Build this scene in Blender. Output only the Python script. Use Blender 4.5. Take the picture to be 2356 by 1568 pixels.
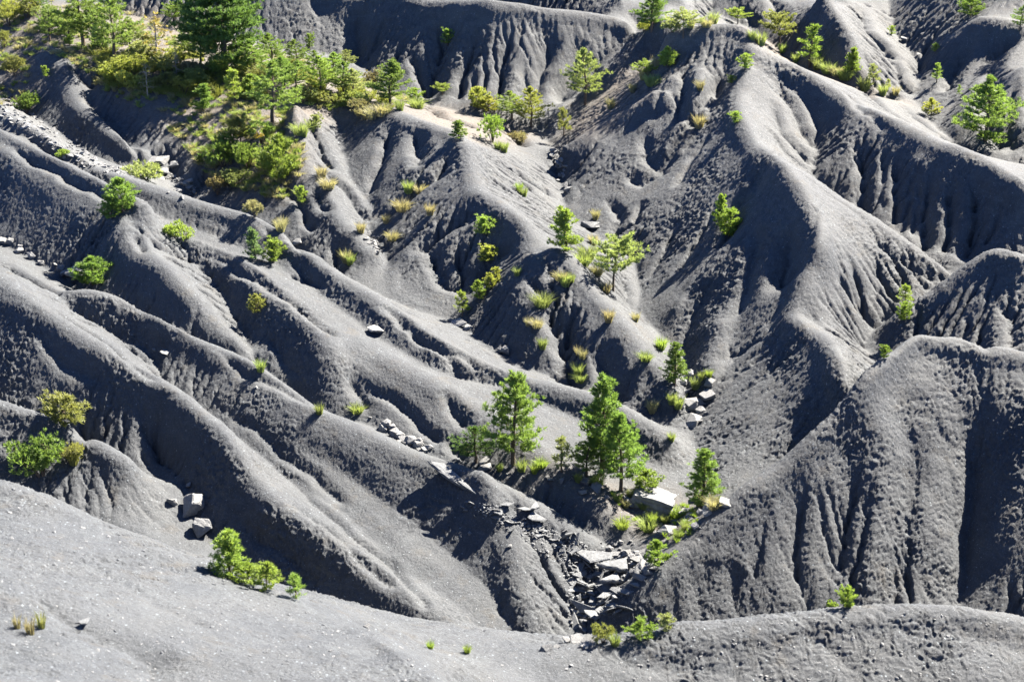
import bpy, math, random
import numpy as np
from mathutils import Vector, Matrix
sc = bpy.context.scene
for o in list(bpy.data.objects): bpy.data.objects.remove(o, do_unlink=True)
# ---------------------------------------------------------------- camera
cam = bpy.data.cameras.new('camera'); camo = bpy.data.objects.new('camera', cam); sc.collection.objects.link(camo)
cam.sensor_width = 36.0; cam.lens = 36.0*3600.0/2356.0; cam.clip_start = 0.5; cam.clip_end = 2000
cam.dof.use_dof = True; cam.dof.focus_distance = 78; cam.dof.aperture_fstop = 1.0
camo.location = (0, 0, 40); camo.rotation_euler = (math.radians(90-22), 0, 0); sc.camera = camo
# ---------------------------------------------------------------- sky, sun, exposure
SUN_AZ, SUN_EL = math.radians(40), math.radians(44.5)     # azimuth measured from +x towards +y
w = bpy.data.worlds.new('World'); sc.world = w; w.use_nodes = True
nt = w.node_tree; bg = nt.nodes['Background']
sky = nt.nodes.new('ShaderNodeTexSky'); sky.sky_type = 'NISHITA'; sky.sun_disc = False
sky.sun_elevation = SUN_EL; sky.sun_rotation = math.pi/2-SUN_AZ
sky.altitude = 1200; sky.air_density = 0.4; sky.dust_density = 0.0; sky.ozone_density = 6.0
nt.links.new(sky.outputs[0], bg.inputs[0]); bg.inputs[1].default_value = 0.07
sun = bpy.data.lights.new('sun', 'SUN'); sun.energy = 5.0; sun.angle = math.radians(0.5); sun.color = (1.0, 0.895, 0.745)
suno = bpy.data.objects.new('sun', sun); sc.collection.objects.link(suno)
sd = Vector((math.cos(SUN_AZ)*math.cos(SUN_EL), math.sin(SUN_AZ)*math.cos(SUN_EL), math.sin(SUN_EL)))
suno.rotation_euler = sd.to_track_quat('Z', 'Y').to_euler(); suno.location = (60, 60, 90)
sc.view_settings.view_transform = 'Standard'; sc.view_settings.look = 'None'; sc.view_settings.gamma = 1.0
sc.view_settings.use_curve_mapping = False; sc.view_settings.exposure = 2.88
sc.render.resolution_x = 1024; sc.render.resolution_y = 681
import numpy as np, math
# ---------------------------------------------------------------- terrain survey
FPX, CX, CY = 3600.0, 1178.0, 784.0          # lens in the units of the survey sheet
PITCH = math.radians(22.0)
CAM = np.array([0.0, 0.0, 40.0])
_F = np.array([0, math.cos(PITCH), -math.sin(PITCH)]); _U = np.array([0, math.sin(PITCH), math.cos(PITCH)]); _X = np.array([1.0, 0, 0])
def ray(u, v):
    return _F + _X*((u-CX)/FPX) + _U*((CY-v)/FPX)
TS = np.arange(12.0, 300.0, 0.1)
GULLY, RIDGE = {}, {}
def along(u, v): return CAM[None] + TS[:, None]*ray(u, v)[None]
def crossing(f):
    s = np.sign(f); return np.nonzero(s[:-1]*s[1:] < 0)[0]
def gully(name, pts, start=None, z=None, join=None):
    """pts: (u, v, gradient); walks upstream from its outlet. join: gully whose nearest placed point is the outlet"""
    out = []
    for i, p in enumerate(pts):
        u, v, g = p
        P = along(u, v)
        if not out:
            if join is None:
                k = np.argmin(abs(P[:, 2]-z)); out.append(P[k]); continue
            G = dense(GULLY[join])
            # the point of the joined gully closest to this sight line
            d = np.linalg.norm(np.cross(G-CAM, ray(u, v)), axis=1)/np.linalg.norm(ray(u, v))
            out.append(G[np.argmin(d)]); continue
        q = out[-1]
        h = np.hypot(P[:, 0]-q[0], P[:, 1]-q[1])
        f = P[:, 2]-q[2]-g*h
        c = crossing(f)
        if len(c) == 0: k = np.argmin(abs(f)); print('gully', name, i, 'no crossing', f[k])
        else: k = c[np.argmin(h[c])]
        out.append(P[k])
    GULLY[name] = np.array(out)
def dense(P, st=0.3):
    r = []
    for a, b in zip(P[:-1], P[1:]):
        n = max(1, int(math.hypot(*(b-a)[:2])/st)); t = np.arange(n)[:, None]/n
        r.append(a*(1-t)+b*t)
    r.append(P[-1:]); return np.concatenate(r)
def ridge(name, pts, ref, s=0.75, zcap=None):
    """pts (u, v) or (u, v, s): the crest is put where the sight line meets the valley side that rises from ref at slope s"""
    G = np.concatenate([dense(GULLY[r]) for r in ref]); out = []
    for p in pts:
        sl = (p[2] if len(p) > 2 else s)*1.0
        P = along(p[0], p[1])[::3]
        d = np.sqrt(((P[:, None, :2]-G[None, :, :2])**2).sum(2))
        roof = (G[None, :, 2]+sl*d).min(1)
        f = P[:, 2]-roof
        sg = np.sign(f); c = np.nonzero((sg[:-1] > 0) & (sg[1:] <= 0))[0]
        if len(c) == 0:
            print('ridge', name, p, 'no crossing; min', f[np.argmin(abs(f))]); k = np.argmin(abs(f))
        else: k = c[-1]
        out.append(P[k])
    RIDGE[name] = np.array(out)
def ridge_at(name, pts):
    """(u, v, ground distance y) measured crest"""
    RIDGE[name] = np.array([CAM+ray(u, v)*(y/ray(u, v)[1]) for u, v, y in pts])

# trunk torrent and its branches, outlet first
gully('trunk', [(1250,1535,0),(1310,1470,.1),(1340,1400,.15),(1375,1320,.3),(1420,1265,.3),(1500,1225,.12),(1590,1160,.12),(1610,1090,.12),(1592,1010,.12),(1590,940,.15),(1570,870,.15),(1578,817,.12),(1525,779,.15),(1466,713,.15),(1473,671,.12),(1459,598,.12),(1376,542,.15),(1300,490,.15),(1292,430,.15),(1282,375,.15),(1262,330,.15)], z=5.0)
gully('right_front', [(1250,1535,0),(1450,1530,-.04),(1700,1520,-.04),(2000,1520,-.03),(2356,1540,-.03),(2600,1560,-.03)], z=5.0)
gully('left_front', [(1250,1535,0),(1100,1530,.08),(900,1470,.12),(700,1385,.15),(560,1310,.18),(478,1238,.2),(445,1190,.2),(432,1120,.25),(370,1098,.15),(290,1080,.12),(150,1030,.12),(0,985,.12),(-300,900,.12)], z=5.0)
gully('mid_left', [(1404,1262,0),(1370,1240,.15),(1280,1182,.18),(1215,1146,.18),(1100,1092,.15),(1000,1058,.15),(930,1020,.15),(850,978,.15),(740,952,.15),(676,905,.18),(585,838,.2),(400,800,.15),(250,715,.15),(150,645,.15),(60,592,.15),(0,560,.15),(-300,420,.15)], join='trunk')
gully('chasm', [(585,838,0),(560,765,.25),(512,680,.25),(492,640,.3),(443,602,.4),(418,565,.4),(385,520,.4)], join='mid_left')
gully('stream_left', [(1590,1000,0),(1480,960,.15),(1415,922,.15),(1300,875,.12),(1188,842,.12),(1170,820,.12),(1125,803,.12),(1079,765,.12),(1045,740,.12),(950,712,.12),(884,682,.12),(800,640,.12),(700,582,.12),(640,545,.12),(560,510,.12),(460,466,.12),(420,435,.12),(370,400,.12),(300,388,.12),(240,380,.12),(190,345,.12),(130,300,.12),(60,260,.12),(0,205,.12),(-300,20,.15)], join='trunk')
gully('furrow', [(1560,1100,0),(1480,1060,.2),(1400,1010,.2),(1300,950,.2),(1200,905,.2),(1120,882,.2),(1037,864,.2),(985,845,.2),(884,784,.2),(842,756,.2),(756,692,.2),(640,610,.2),(540,565,.2),(430,520,.2),(340,492,.2),(270,440,.2),(150,392,.2),(0,320,.2),(-250,200,.2)], join='trunk')
gully('centre_branch', [(884,682,0),(882,640,.2),(892,600,.2),(874,563,.2),(853,545,.2),(848,520,.25),(863,484,.25),(805,408,.25),(790,350,.25),(785,300,.25),(770,262,.35)], join='stream_left')
gully('lobe_branch', [(1079,765,0),(1072,720,.3),(1060,690,.3),(1070,660,.3),(1110,620,.35),(1160,590,.4)], join='stream_left')
gully('near_left_branch', [(1215,1497,0),(1177,1440,.25),(1132,1387,.25),(1125,1356,.2),(1076,1311,.25),(972,1217,.25),(870,1150,.25),(800,1100,.25),(700,1040,.25)], join='left_front')
gully('hollow', [(1215,1500,0),(1055,1394,.25),(968,1335,.25),(933,1318,.25),(846,1231,.22),(776,1168,.2),(640,1080,.2),(520,990,.2),(440,920,.2),(371,873,.26),(366,842,.4),(345,812,.4),(303,784,.36),(244,755,.34),(174,712,.34),(129,680,.35)], join='left_front')
gully('hollow_left', [(480,1262,0),(400,1275,.1),(300,1235,.2),(150,1175,.2),(0,1130,.2),(-200,1080,.2)], join='left_front')
gully('back_cone', [(1650,1150,0),(1720,1172,.15),(1850,1125,.15),(1930,1070,.15),(1985,990,.15),(2005,890,.15),(1985,797,.15),(2015,750,.15),(2073,722,.12),(2143,695,.1),(2210,672,.1),(2290,640,.1),(2356,625,.1),(2550,600,.1)], join='trunk')
_b = GULLY['back_cone']; GULLY['back_cone'] = np.concatenate([_b[:1], np.array([(8.8,61.9,7.5),(10.5,61.0,7.9),(12.6,62.0,8.2),(14.6,63.2,8.6),(16.6,65.0,9.1),(18.0,67.6,9.6),(18.5,70.0,10.1)]), _b[6:]])
gully('knob_front', [(1992,800,0),(2040,812,.1),(2110,812,.18),(2200,815,.2),(2356,850,.15),(2550,880,.12)], join='back_cone')
gully('cone_gully', [(2200,1500,0),(2212,1391,.45),(2220,1318,.55),(2228,1213,.6),(2240,1110,.72),(2250,1020,.8)], join='right_front')
gully('dark_face', [(1596,999,0),(1640,950,.4),(1690,894,.5),(1739,824,.5),(1760,762,.5),(1791,713,.55),(1799,640,.6),(1815,570,.65)], join='trunk')
gully('bowl', [(2225,668,0),(2110,590,.15),(2020,520,.15),(1940,465,.2),(1871,405,.3),(1880,345,.3),(1884,300,.35),(1854,237,.45),(1800,180,.5)], join='back_cone')
gully('spur_a', [(1376,542,0),(1421,497,.4),(1505,408,.5),(1503,385,.5),(1522,341,.5),(1515,244,.55),(1543,174,.65)], join='trunk')
gully('spur_b', [(1505,408,0),(1551,362,.4),(1613,272,.5),(1638,220,.5),(1680,150,.6)], join='spur_a')
gully('spur_c', [(1480,640,0),(1500,560,.5),(1540,490,.55),(1596,418,.55),(1638,356,.6),(1690,290,.65)], join='trunk')
gully('spur_d', [(1540,790,0),(1560,740,.5),(1600,650,.6),(1660,560,.6),(1693,510,.6),(1702,460,.65),(1742,400,.65)], join='trunk')
gully('scree', [(1262,330,0),(1290,340,.2),(1340,312,.4),(1420,262,.45),(1500,205,.5),(1560,130,.6)], join='trunk')
gully('wall_foot', [(1262,330,0),(1250,300,.2),(1290,225,.35),(1369,157,.45),(1455,92,.5)], join='trunk')
gully('wall_left', [(1250,300,0),(1180,290,.12),(1100,270,.12),(1030,250,.12),(950,230,.12),(880,205,.12),(822,140,.15),(770,128,.15),(700,118,.15),(640,105,.12),(560,90,.12),(400,62,.12),(280,30,.15),(150,-30,.2)], join='wall_foot')
gully('left_knob', [(335,368,0),(286,337,.2),(244,282,.25),(205,245,.35),(215,200,.4),(235,160,.4)], join='stream_left')
gully('right_back', [(2340,400,0),(2230,350,.05),(2160,300,.05),(2104,228,.1),(2122,152,.2),(2084,107,.2),(2056,70,.3),(2045,0,.3),(2040,-60,.3)], z=14.0)
gully('behind_top', [(2104,228,0),(1990,215,.1),(1900,185,.1),(1820,140,.1),(1760,90,.15),(1715,60,.2),(1640,30,.25),(1640,0,.3),(1650,-50,.3)], join='right_back')
gully('right_back_b', [(2340,400,0),(2300,330,.2),(2287,240,.3),(2300,160,.35),(2356,90,.35)], join='right_back')
gully('right_back_c', [(2160,285,0),(2200,230,.3),(2260,150,.35),(2330,110,.4)], join='right_back')
gully('behind_wall', [(1500,82,0),(1470,60,.1),(1440,30,.3),(1420,-20,.3)], join='wall_foot')

# crests
ridge('cone', [(1400,1425,.75),(1421,1388),(1473,1342),(1508,1311),(1582,1241),(1638,1189),(1725,1116),(1795,1064),(1840,1021),(1951,911),(2032,824,.9),(2073,786,.84),(2105,774,.79),(2195,777,.76),(2356,809,.76),(2600,860,.76)], ['right_front','trunk'], .98)
ridge('face_c', [(1560,720),(1590,660),(1640,590),(1690,520)], ['trunk'], .7)
RIDGE['face_mid'] = np.array([(12.5,69.4,10.4),(12.1,67.3,9.8),(11.9,65.4,9.2),(12.5,64.2,9.2)])
ridge('knob', [(2050,740),(2073,713),(2143,671),(2195,629),(2248,587),(2290,567),(2356,587)], ['knob_front'], .76)
ridge_at('knob_tail', [(2400,600,74.5),(2600,640,73)])
ridge('cone_right', [(2290,1240),(2320,1150),(2356,1060),(2400,960),(2440,900)], ['cone_gully'], .95)
ridge('near_left', [(-300,830),(0,918),(56,939),(167,974),(244,1016),(296,1051)], ['hollow_left'], .65)
ridge('near_left_tail', [(348,1067),(418,1085)], ['left_front'], .3)
ridge('long_near', [(-250,560),(0,657),(70,692),(174,758),(279,824),(369,873),(436,918),(523,995),(550,1040),(572,1091),(662,1178),(776,1248),(881,1328),(933,1356),(1020,1429),(1090,1485)], ['left_front'], .93)
ridge('second', [(0,626),(87,671),(132,675),(209,661),(261,671),(331,716),(488,793),(592,842),(721,939),(805,974),(881,1016),(985,1054),(1073,1074),(1125,1102),(1212,1143),(1299,1192),(1376,1255)], ['hollow','near_left_branch','trunk'], .65)
ridge('bench', [(1130,1085),(1200,1100),(1270,1112),(1340,1142),(1400,1172),(1440,1205),(1470,1240)], ['mid_left','trunk'], .55)
ridge('second_fold', [(369,850),(404,818),(470,866),(592,901),(700,960),(805,1010),(880,1080),(961,1205)], ['hollow','near_left_branch'], .6)
ridge('second_spur', [(985,1126),(1153,1210),(1181,1258),(1195,1318),(1205,1356),(1220,1440)], ['near_left_branch','trunk'], .7)
ridge('third', [(-250,220),(0,345),(70,383),(157,446),(226,488),(272,518),(296,563),(383,612),(400,640),(435,668),(488,740),(540,782),(575,822)], ['mid_left'], .88)
ridge('third_fold', [(0,296),(139,368),(254,430),(330,462)], ['mid_left'], .74)
ridge('fourth', [(411,549),(488,587),(571,619),(606,654),(697,720),(739,755),(753,796),(763,866),(770,925)], ['chasm','mid_left'], .85)
ridge('fourth_tail', [(697,720),(776,762),(863,807),(943,849),(1013,887),(1090,936),(1160,980),(1230,1030),(1280,1080)], ['mid_left'], .55)
ridge('first_far', [(-250,100),(0,250),(87,303),(170,365),(209,385),(307,415),(467,463),(557,488),(620,518),(697,577),(776,633),(830,660),(881,700),(951,744),(1020,798),(1160,866),(1350,905),(1421,929),(1508,985),(1543,1005)], ['furrow'], .6)
ridge('dark_crest', [(1742,331),(1795,369),(1850,440),(1880,510),(1888,560),(1868,610),(1850,660),(1825,705),(1850,735)], ['dark_face','trunk'], .9)
ridge_at('dark_crest_tail', [(1850,735,72),(1910,776,68.9),(1940,822,66.6),(1950,870,65.1),(1957,912,64.2)])
ridge('light_crest', [(1707,125),(1715,170),(1697,209),(1700,261),(1742,331)], ['spur_b','spur_c'], .75)
ridge('light_crest_tail', [(1742,331),(1795,369),(1864,400),(1934,453),(2004,495),(2094,556),(2150,600),(2192,630)], ['back_cone','dark_face'], .62)
ridge('bowl_crest', [(1969,244),(1950,310),(1915,365),(1890,400)], ['bowl'], .75)
ridge('bowl_rim', [(1720,100),(1780,130),(1857,164),(1917,202),(1969,244),(2073,279),(2160,331),(2195,335),(2300,383),(2356,418)], ['bowl'], .78)
ridge_at('bowl_rim_tail', [(2356,418,84),(2600,500,81)])
ridge('top', [(1540,62),(1600,58),(1673,54),(1725,66)], ['spur_a','spur_b'], .75)
RIDGE['light_crest_tail'][0] = RIDGE['light_crest'][-1]; RIDGE['dark_crest'][0] = RIDGE['light_crest'][-1]

ridge('wall', [(150,-150),(300,-95),(450,-70),(600,-55),(720,-48),(850,-40),(985,0),(1125,3),(1195,7),(1264,21),(1351,28),(1421,38),(1455,60)], ['wall_foot','wall_left'], .88)
ridge('wall_spur', [(728,0),(767,63),(800,101)], ['wall_left'], .7)
ridge('veg_top', [(0,-30,.5),(60,10),(200,85),(330,130),(450,150),(600,165),(700,200),(800,218),(870,240)], ['stream_left','centre_branch'], .38)
ridge('veg_nose', [(244,140),(314,209),(331,265),(314,310)], ['left_knob'], .7)
ridge('knob_left', [(111,101),(146,157),(167,223),(209,261),(279,314),(325,358)], ['stream_left'], .75)
ridge('veg_right', [(672,232),(690,300),(700,370),(730,430),(775,490),(820,540),(850,572)], ['stream_left'], .6)
ridge('knoll_back', [(940,205),(1017,216),(1060,245),(1095,268),(1150,275),(1205,290),(1245,318)], ['wall_left'], .4)
ridge('centre', [(884,244),(951,275),(1041,296),(1078,330),(1085,375),(1095,440),(1140,462),(1190,495),(1215,530),(1230,572),(1290,571),(1330,610),(1345,640),(1400,700),(1440,750),(1480,800),(1530,850),(1560,910)], ['centre_branch','stream_left'], .6)
ridge('centre_spur_a', [(1215,576),(1195,620),(1186,664),(1212,700),(1240,760),(1225,800)], ['stream_left','lobe_branch'], .9)
ridge('centre_spur_b', [(958,352),(944,376),(870,470)], ['centre_branch'], .8)
ridge('centre_spur_c', [(1060,447),(1020,470),(975,520),(935,575)], ['centre_branch'], .65)
ridge('centre_spur_d', [(1430,760),(1420,840),(1400,880)], ['stream_left'], .7)
ridge('back_a', [(1899,-30),(1899,0),(1927,35),(1955,77),(1951,115),(1975,160)], ['behind_top'], 1.1)
ridge('back_b', [(1945,-10),(2003,42),(2040,75),(2070,110)], ['right_back','behind_top'], .5)
ridge('back_c', [(1700,-40),(1740,0),(1770,40)], ['behind_top'], .7)
ridge('back_d', [(2356,60),(2300,45),(2250,37),(2195,85),(2140,140)], ['right_back','right_back_c'], 1.1)
ridge('back_f', [(2250,200),(2235,260),(2200,300)], ['right_back','right_back_c'], .8)
ridge('back_g', [(2356,150),(2330,210),(2320,290)], ['right_back_b'], .8)
ridge('back_h', [(2080,-60),(2140,-30),(2180,-45),(2260,-60),(2356,-60)], ['right_back'], .8)
ridge('back_e', [(1560,-30),(1530,10),(1520,45)], ['behind_wall'], .8)
ridge('spur_mid', [(1613,150),(1620,200),(1596,262),(1540,345)], ['spur_a'], .7)
ridge('spur_left', [(1526,199),(1456,251),(1400,296),(1386,334),(1348,390),(1300,455)], ['trunk','scree'], .8)
ridge('scree_rib', [(1530,120),(1400,205),(1330,258),(1285,305)], ['wall_foot'], .35)
ridge_at('front', [(-300,1040,44),(0,1102,42),(139,1157,41),(279,1224,40),(394,1265,39.5),(488,1300,39),(557,1342,38.6),(662,1363,38.3),(805,1433,37.8),(933,1478,38),(1055,1501,38.2),(1230,1502,38.4),(1369,1488,38.8),(1473,1461,39.2),(1582,1434,39.6),(1690,1422,40),(1829,1407,40.4),(1969,1393,40.8),(2108,1386,41),(2213,1393,41),(2356,1414,41),(2700,1480,41)])
ridge_at('front_near_crest', [(-200,1240,34),(0,1330,32.5),(100,1400,31.5),(250,1480,30.8),(420,1568,30)])
ridge_at('front_low', [(-300,1568,24),(0,1568,25.5),(420,1568,30),(700,1568,30.5),(1020,1568,31.5)])
ridge_at('bank_edge', [(776,1424,37.4),(881,1459,35.2),(951,1510,33),(1020,1568,31.5),(1060,1640,29)])
ridge_at('mound_low', [(1075,1568,35.5),(1250,1568,37.2),(1700,1568,38.2),(2108,1568,38.5),(2356,1568,38.6),(2700,1568,38.5)])
RIDGE['hollow_floor'] = np.array([(-1.5,33.5,15.6),(2,34,12.8),(8,34.5,11.6),(22,34.5,11.4)])
RIDGE['back_wall'] = np.array([(-60,146,31),(-30,139,29),(-12,134,27.5),(0,130,26.5),(7,127.5,25.5)])
GULLY['behind_wall_b'] = np.array([(-45,136,20.0),(-30,131,17.5),(-12,126,16.5),(0,121,16.0),(5,118,16.5)])
ridge_at('front_bottom', [(-600,2100,14),(0,2100,15),(1150,2100,15.5),(2356,2100,15.5),(2900,2100,15.5)])
ridge_at('far_rise', [(-500,-130,150),(300,-150,145),(1200,-160,142),(1800,-150,145),(2356,-130,145),(2900,-100,140)])

# ---------------------------------------------------------------- height field
X0, X1, Y0, Y1, H0 = -78.0, 78.0, 3.0, 190.0, 0.4
def solve(h):
    nx, ny = int((X1-X0)/h)+1, int((Y1-Y0)/h)+1
    acc = np.zeros((ny, nx)); cnt = np.zeros((ny, nx))
    for D, w in ((GULLY, 3.0), (RIDGE, 1.0)):
        for P in D.values():
            Q = dense(P, h*0.5)
            i = np.round((Q[:, 0]-X0)/h).astype(int); j = np.round((Q[:, 1]-Y0)/h).astype(int)
            ok = (i >= 0) & (i < nx) & (j >= 0) & (j < ny)
            np.add.at(acc, (j[ok], i[ok]), Q[ok, 2]*w); np.add.at(cnt, (j[ok], i[ok]), w)
    return acc, cnt
def up(Z, ny, nx):
    y = np.linspace(0, Z.shape[0]-1, ny); x = np.linspace(0, Z.shape[1]-1, nx)
    j = np.minimum(y.astype(int), Z.shape[0]-2); i = np.minimum(x.astype(int), Z.shape[1]-2)
    fy = (y-j)[:, None]; fx = (x-i)[None]
    a = Z[j][:, i]; b = Z[j][:, i+1]; c = Z[j+1][:, i]; d = Z[j+1][:, i+1]
    return (a*(1-fx)+b*fx)*(1-fy)+(c*(1-fx)+d*fx)*fy
Z = None
for h, n in ((6.4, 400), (3.2, 300), (1.6, 300), (0.8, 250), (0.4, 200)):
    acc, cnt = solve(h); m = cnt > 0; val = np.where(m, acc/np.maximum(cnt, 1e-9), 0)
    Z = np.full(acc.shape, 15.0) if Z is None else up(Z, *acc.shape)
    Z[m] = val[m]
    for it in range(n):
        E = np.pad(Z, 1, mode='edge')
        A = (E[:-2, 1:-1]+E[2:, 1:-1]+E[1:-1, :-2]+E[1:-1, 2:])*0.25
        Z = Z+1.0*(A-Z) if it % 2 else A; Z[m] = val[m]
HB = Z
# ---------------------------------------------------------------- fine height field (0.15 m)
def box(Z, r):
    k = 2*r+1
    P = np.pad(Z, ((r+1, r), (0, 0)), mode='edge').cumsum(0); Z = (P[k:]-P[:-k])/k
    P = np.pad(Z, ((0, 0), (r+1, r)), mode='edge').cumsum(1); return (P[:, k:]-P[:, :-k])/k
def blur(Z, r, n=2):
    for _ in range(n): Z = box(Z, r)
    return Z
rng = np.random.RandomState(7)
def lattice(seed): return np.random.RandomState(seed).rand(256, 256).astype(np.float32)*2-1
_L = {}
_L3 = {}
def vnoise3(x, y, z, seed=0):
    L = _L3.setdefault(seed, (np.random.RandomState(900+seed).rand(64, 64, 64)*2-1).astype(np.float32))
    xi = np.floor(x); yi = np.floor(y); zi = np.floor(z); fx = (x-xi).astype(np.float32); fy = (y-yi).astype(np.float32); fz = (z-zi).astype(np.float32)
    xi = xi.astype(np.int32) & 63; yi = yi.astype(np.int32) & 63; zi = zi.astype(np.int32) & 63; x1 = (xi+1) & 63; y1 = (yi+1) & 63; z1 = (zi+1) & 63
    fx = fx*fx*(3-2*fx); fy = fy*fy*(3-2*fy); fz = fz*fz*(3-2*fz)
    a = (L[zi, yi, xi]*(1-fx)+L[zi, yi, x1]*fx)*(1-fy)+(L[zi, y1, xi]*(1-fx)+L[zi, y1, x1]*fx)*fy
    b = (L[z1, yi, xi]*(1-fx)+L[z1, yi, x1]*fx)*(1-fy)+(L[z1, y1, xi]*(1-fx)+L[z1, y1, x1]*fx)*fy
    return a*(1-fz)+b*fz
def vnoise(x, y, seed=0):
    """smooth value noise, range about -1..1"""
    L = _L.setdefault(seed, lattice(seed))
    xi = np.floor(x); yi = np.floor(y); fx = x-xi; fy = y-yi
    xi = xi.astype(np.int64) & 255; yi = yi.astype(np.int64) & 255; x1 = (xi+1) & 255; y1 = (yi+1) & 255
    fx = fx*fx*fx*(fx*(fx*6-15)+10); fy = fy*fy*fy*(fy*(fy*6-15)+10)
    return (L[yi, xi]*(1-fx)+L[yi, x1]*fx)*(1-fy)+(L[y1, xi]*(1-fx)+L[y1, x1]*fx)*fy
def fbm(x, y, octv=4, seed=0, gain=0.5):
    s = 0; a = 1.0
    for k in range(octv):
        c, t = math.cos(1.1*k+.3), math.sin(1.1*k+.3)
        s = s+a*vnoise((x*c-y*t)*2.0**k+17.3*k, (x*t+y*c)*2.0**k+5.1*k, seed+k); a *= gain
    return s
FX0, FX1, FY0, FY1, FH = -57.0, 51.0, 22.0, 134.5, 0.10
fnx, fny = int(round((FX1-FX0)/FH))+1, int(round((FY1-FY0)/FH))+1
fx = FX0+np.arange(fnx)*FH; fy = FY0+np.arange(fny)*FH
FX, FY = np.meshgrid(fx, fy)
def sample(Zg, x, y, x0, y0, h):
    gx = np.clip((np.asarray(x)-x0)/h, 0, Zg.shape[1]-1.001); gy = np.clip((np.asarray(y)-y0)/h, 0, Zg.shape[0]-1.001)
    i = gx.astype(int); j = gy.astype(int); a = gx-i; b = gy-j
    return (Zg[j, i]*(1-a)+Zg[j, i+1]*a)*(1-b)+(Zg[j+1, i]*(1-a)+Zg[j+1, i+1]*a)*b
# relax again on the fine grid so that crests and gully beds are lines, not stairs
def rasterise(D, x0, y0, h, ny, nx):
    acc = np.zeros((ny, nx)); cnt = np.zeros((ny, nx))
    for P in D.values():
        Q = dense(P, h*0.3)
        gx = (Q[:, 0]-x0)/h; gy = (Q[:, 1]-y0)/h
        i = np.floor(gx).astype(int); j = np.floor(gy).astype(int)
        for di in (0, 1):
            for dj in (0, 1):
                wt = (1-abs(gx-i-di))*(1-abs(gy-j-dj)); ii = i+di; jj = j+dj
                ok = (ii >= 0) & (ii < nx) & (jj >= 0) & (jj < ny) & (wt > .25)
                np.add.at(acc, (jj[ok], ii[ok]), Q[ok, 2]*wt[ok]); np.add.at(cnt, (jj[ok], ii[ok]), wt[ok])
    return acc, cnt
ag, cg = rasterise(GULLY, FX0, FY0, FH, fny, fnx); ar, cr = rasterise(RIDGE, FX0, FY0, FH, fny, fnx)
mg = cg > 0; mr = (cr > 0) & ~mg
HF = sample(blur(HB, 1, 1), FX, FY, X0, Y0, H0)
HF[mg] = ag[mg]/cg[mg]; HF[mr] = ar[mr]/cr[mr]
vg, vr = HF[mg].copy(), HF[mr].copy()
for it in range(260):
    E = np.pad(HF, 1, mode='edge')
    HF = (E[:-2, 1:-1]+E[2:, 1:-1]+E[1:-1, :-2]+E[1:-1, 2:])*0.25
    HF[mg] = vg
    if it < 250: HF[mr] = vr
# closeness to a gully bed keeps it sharp, everything else is rounded
near_g = blur(mg.astype(float), 4, 2); near_g = np.clip(near_g/0.07, 0, 1)
B1 = blur(HF, 2, 3); B0 = blur(HF, 1, 1)
HF = B1*(1-near_g)+B0*near_g
# where the crests come out lower than surveyed after rounding, lift them back
lift = np.where(mr, ar/np.maximum(cr, 1e-9)-HF, 0); wl = blur(mr.astype(float), 4, 2)
HF = HF+np.where(wl > 1e-4, blur(lift, 4, 2)/np.maximum(wl, 1e-4), 0)*np.clip(wl/0.06, 0, 1)*0.8
def hit(u, v, tmin=20.0):
    P = along(u, v); P = P[TS > tmin]
    inside = (P[:, 0] > FX0) & (P[:, 0] < FX1) & (P[:, 1] > FY0) & (P[:, 1] < FY1)
    P = P[inside]; f = P[:, 2]-sample(HF, P[:, 0], P[:, 1], FX0, FY0, FH)
    c = np.nonzero(f <= 0)[0]
    return P[c[0]] if len(c) else None
def cut(pts, depth, width, sharp=1.6, hard=None):
    """erode (depth > 0) a furrow or build (depth < 0) a rib along surveyed points, tapering at its head (first point)"""
    global HF
    Q = [hit(*p) for p in pts]; Q = [q for q in Q if q is not None]
    if len(Q) < 2: return
    out = [Q[0]]
    for q in Q[1:]:
        if math.hypot(*(q-out[-1])[:2]) < 12: out.append(q)
    if len(out) < 2: return
    P = dense(np.array(out), 0.1)[:, :2]; n = len(P)
    # wander a little
    s = np.arange(n)*0.1; ph = P[0, 0]*3.1
    P = P+np.stack([np.sin(s*2.1+ph)+.6*np.sin(s*4.7+ph*2), np.cos(s*1.7+ph)], 1)*0.07
    i0 = max(0, int((P[:, 0].min()-width-FX0)/FH)); i1 = min(fnx, int((P[:, 0].max()+width-FX0)/FH)+2)
    j0 = max(0, int((P[:, 1].min()-width-FY0)/FH)); j1 = min(fny, int((P[:, 1].max()+width-FY0)/FH)+2)
    if i1 <= i0 or j1 <= j0: return
    gx, gy = FX[j0:j1, i0:i1].ravel(), FY[j0:j1, i0:i1].ravel()
    best = np.full(gx.shape, 1e9); at = np.zeros(gx.shape)
    for k in range(0, n, 2):
        d = (gx-P[k, 0])**2+(gy-P[k, 1])**2; m = d < best; best[m] = d[m]; at[m] = k/(n-1)
    d = np.sqrt(best)/width
    if depth > 0: prof = np.clip(1-d, 0, 1)**sharp
    else: prof = np.where(d < 1, (1-d*d)**2, 0)
    taper = np.clip(at/0.3, 0, 1)*np.clip((1-at)/0.08+.55, 0, 1)
    HF[j0:j1, i0:i1] -= (depth*prof*taper).reshape(j1-j0, i1-i0)
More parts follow.
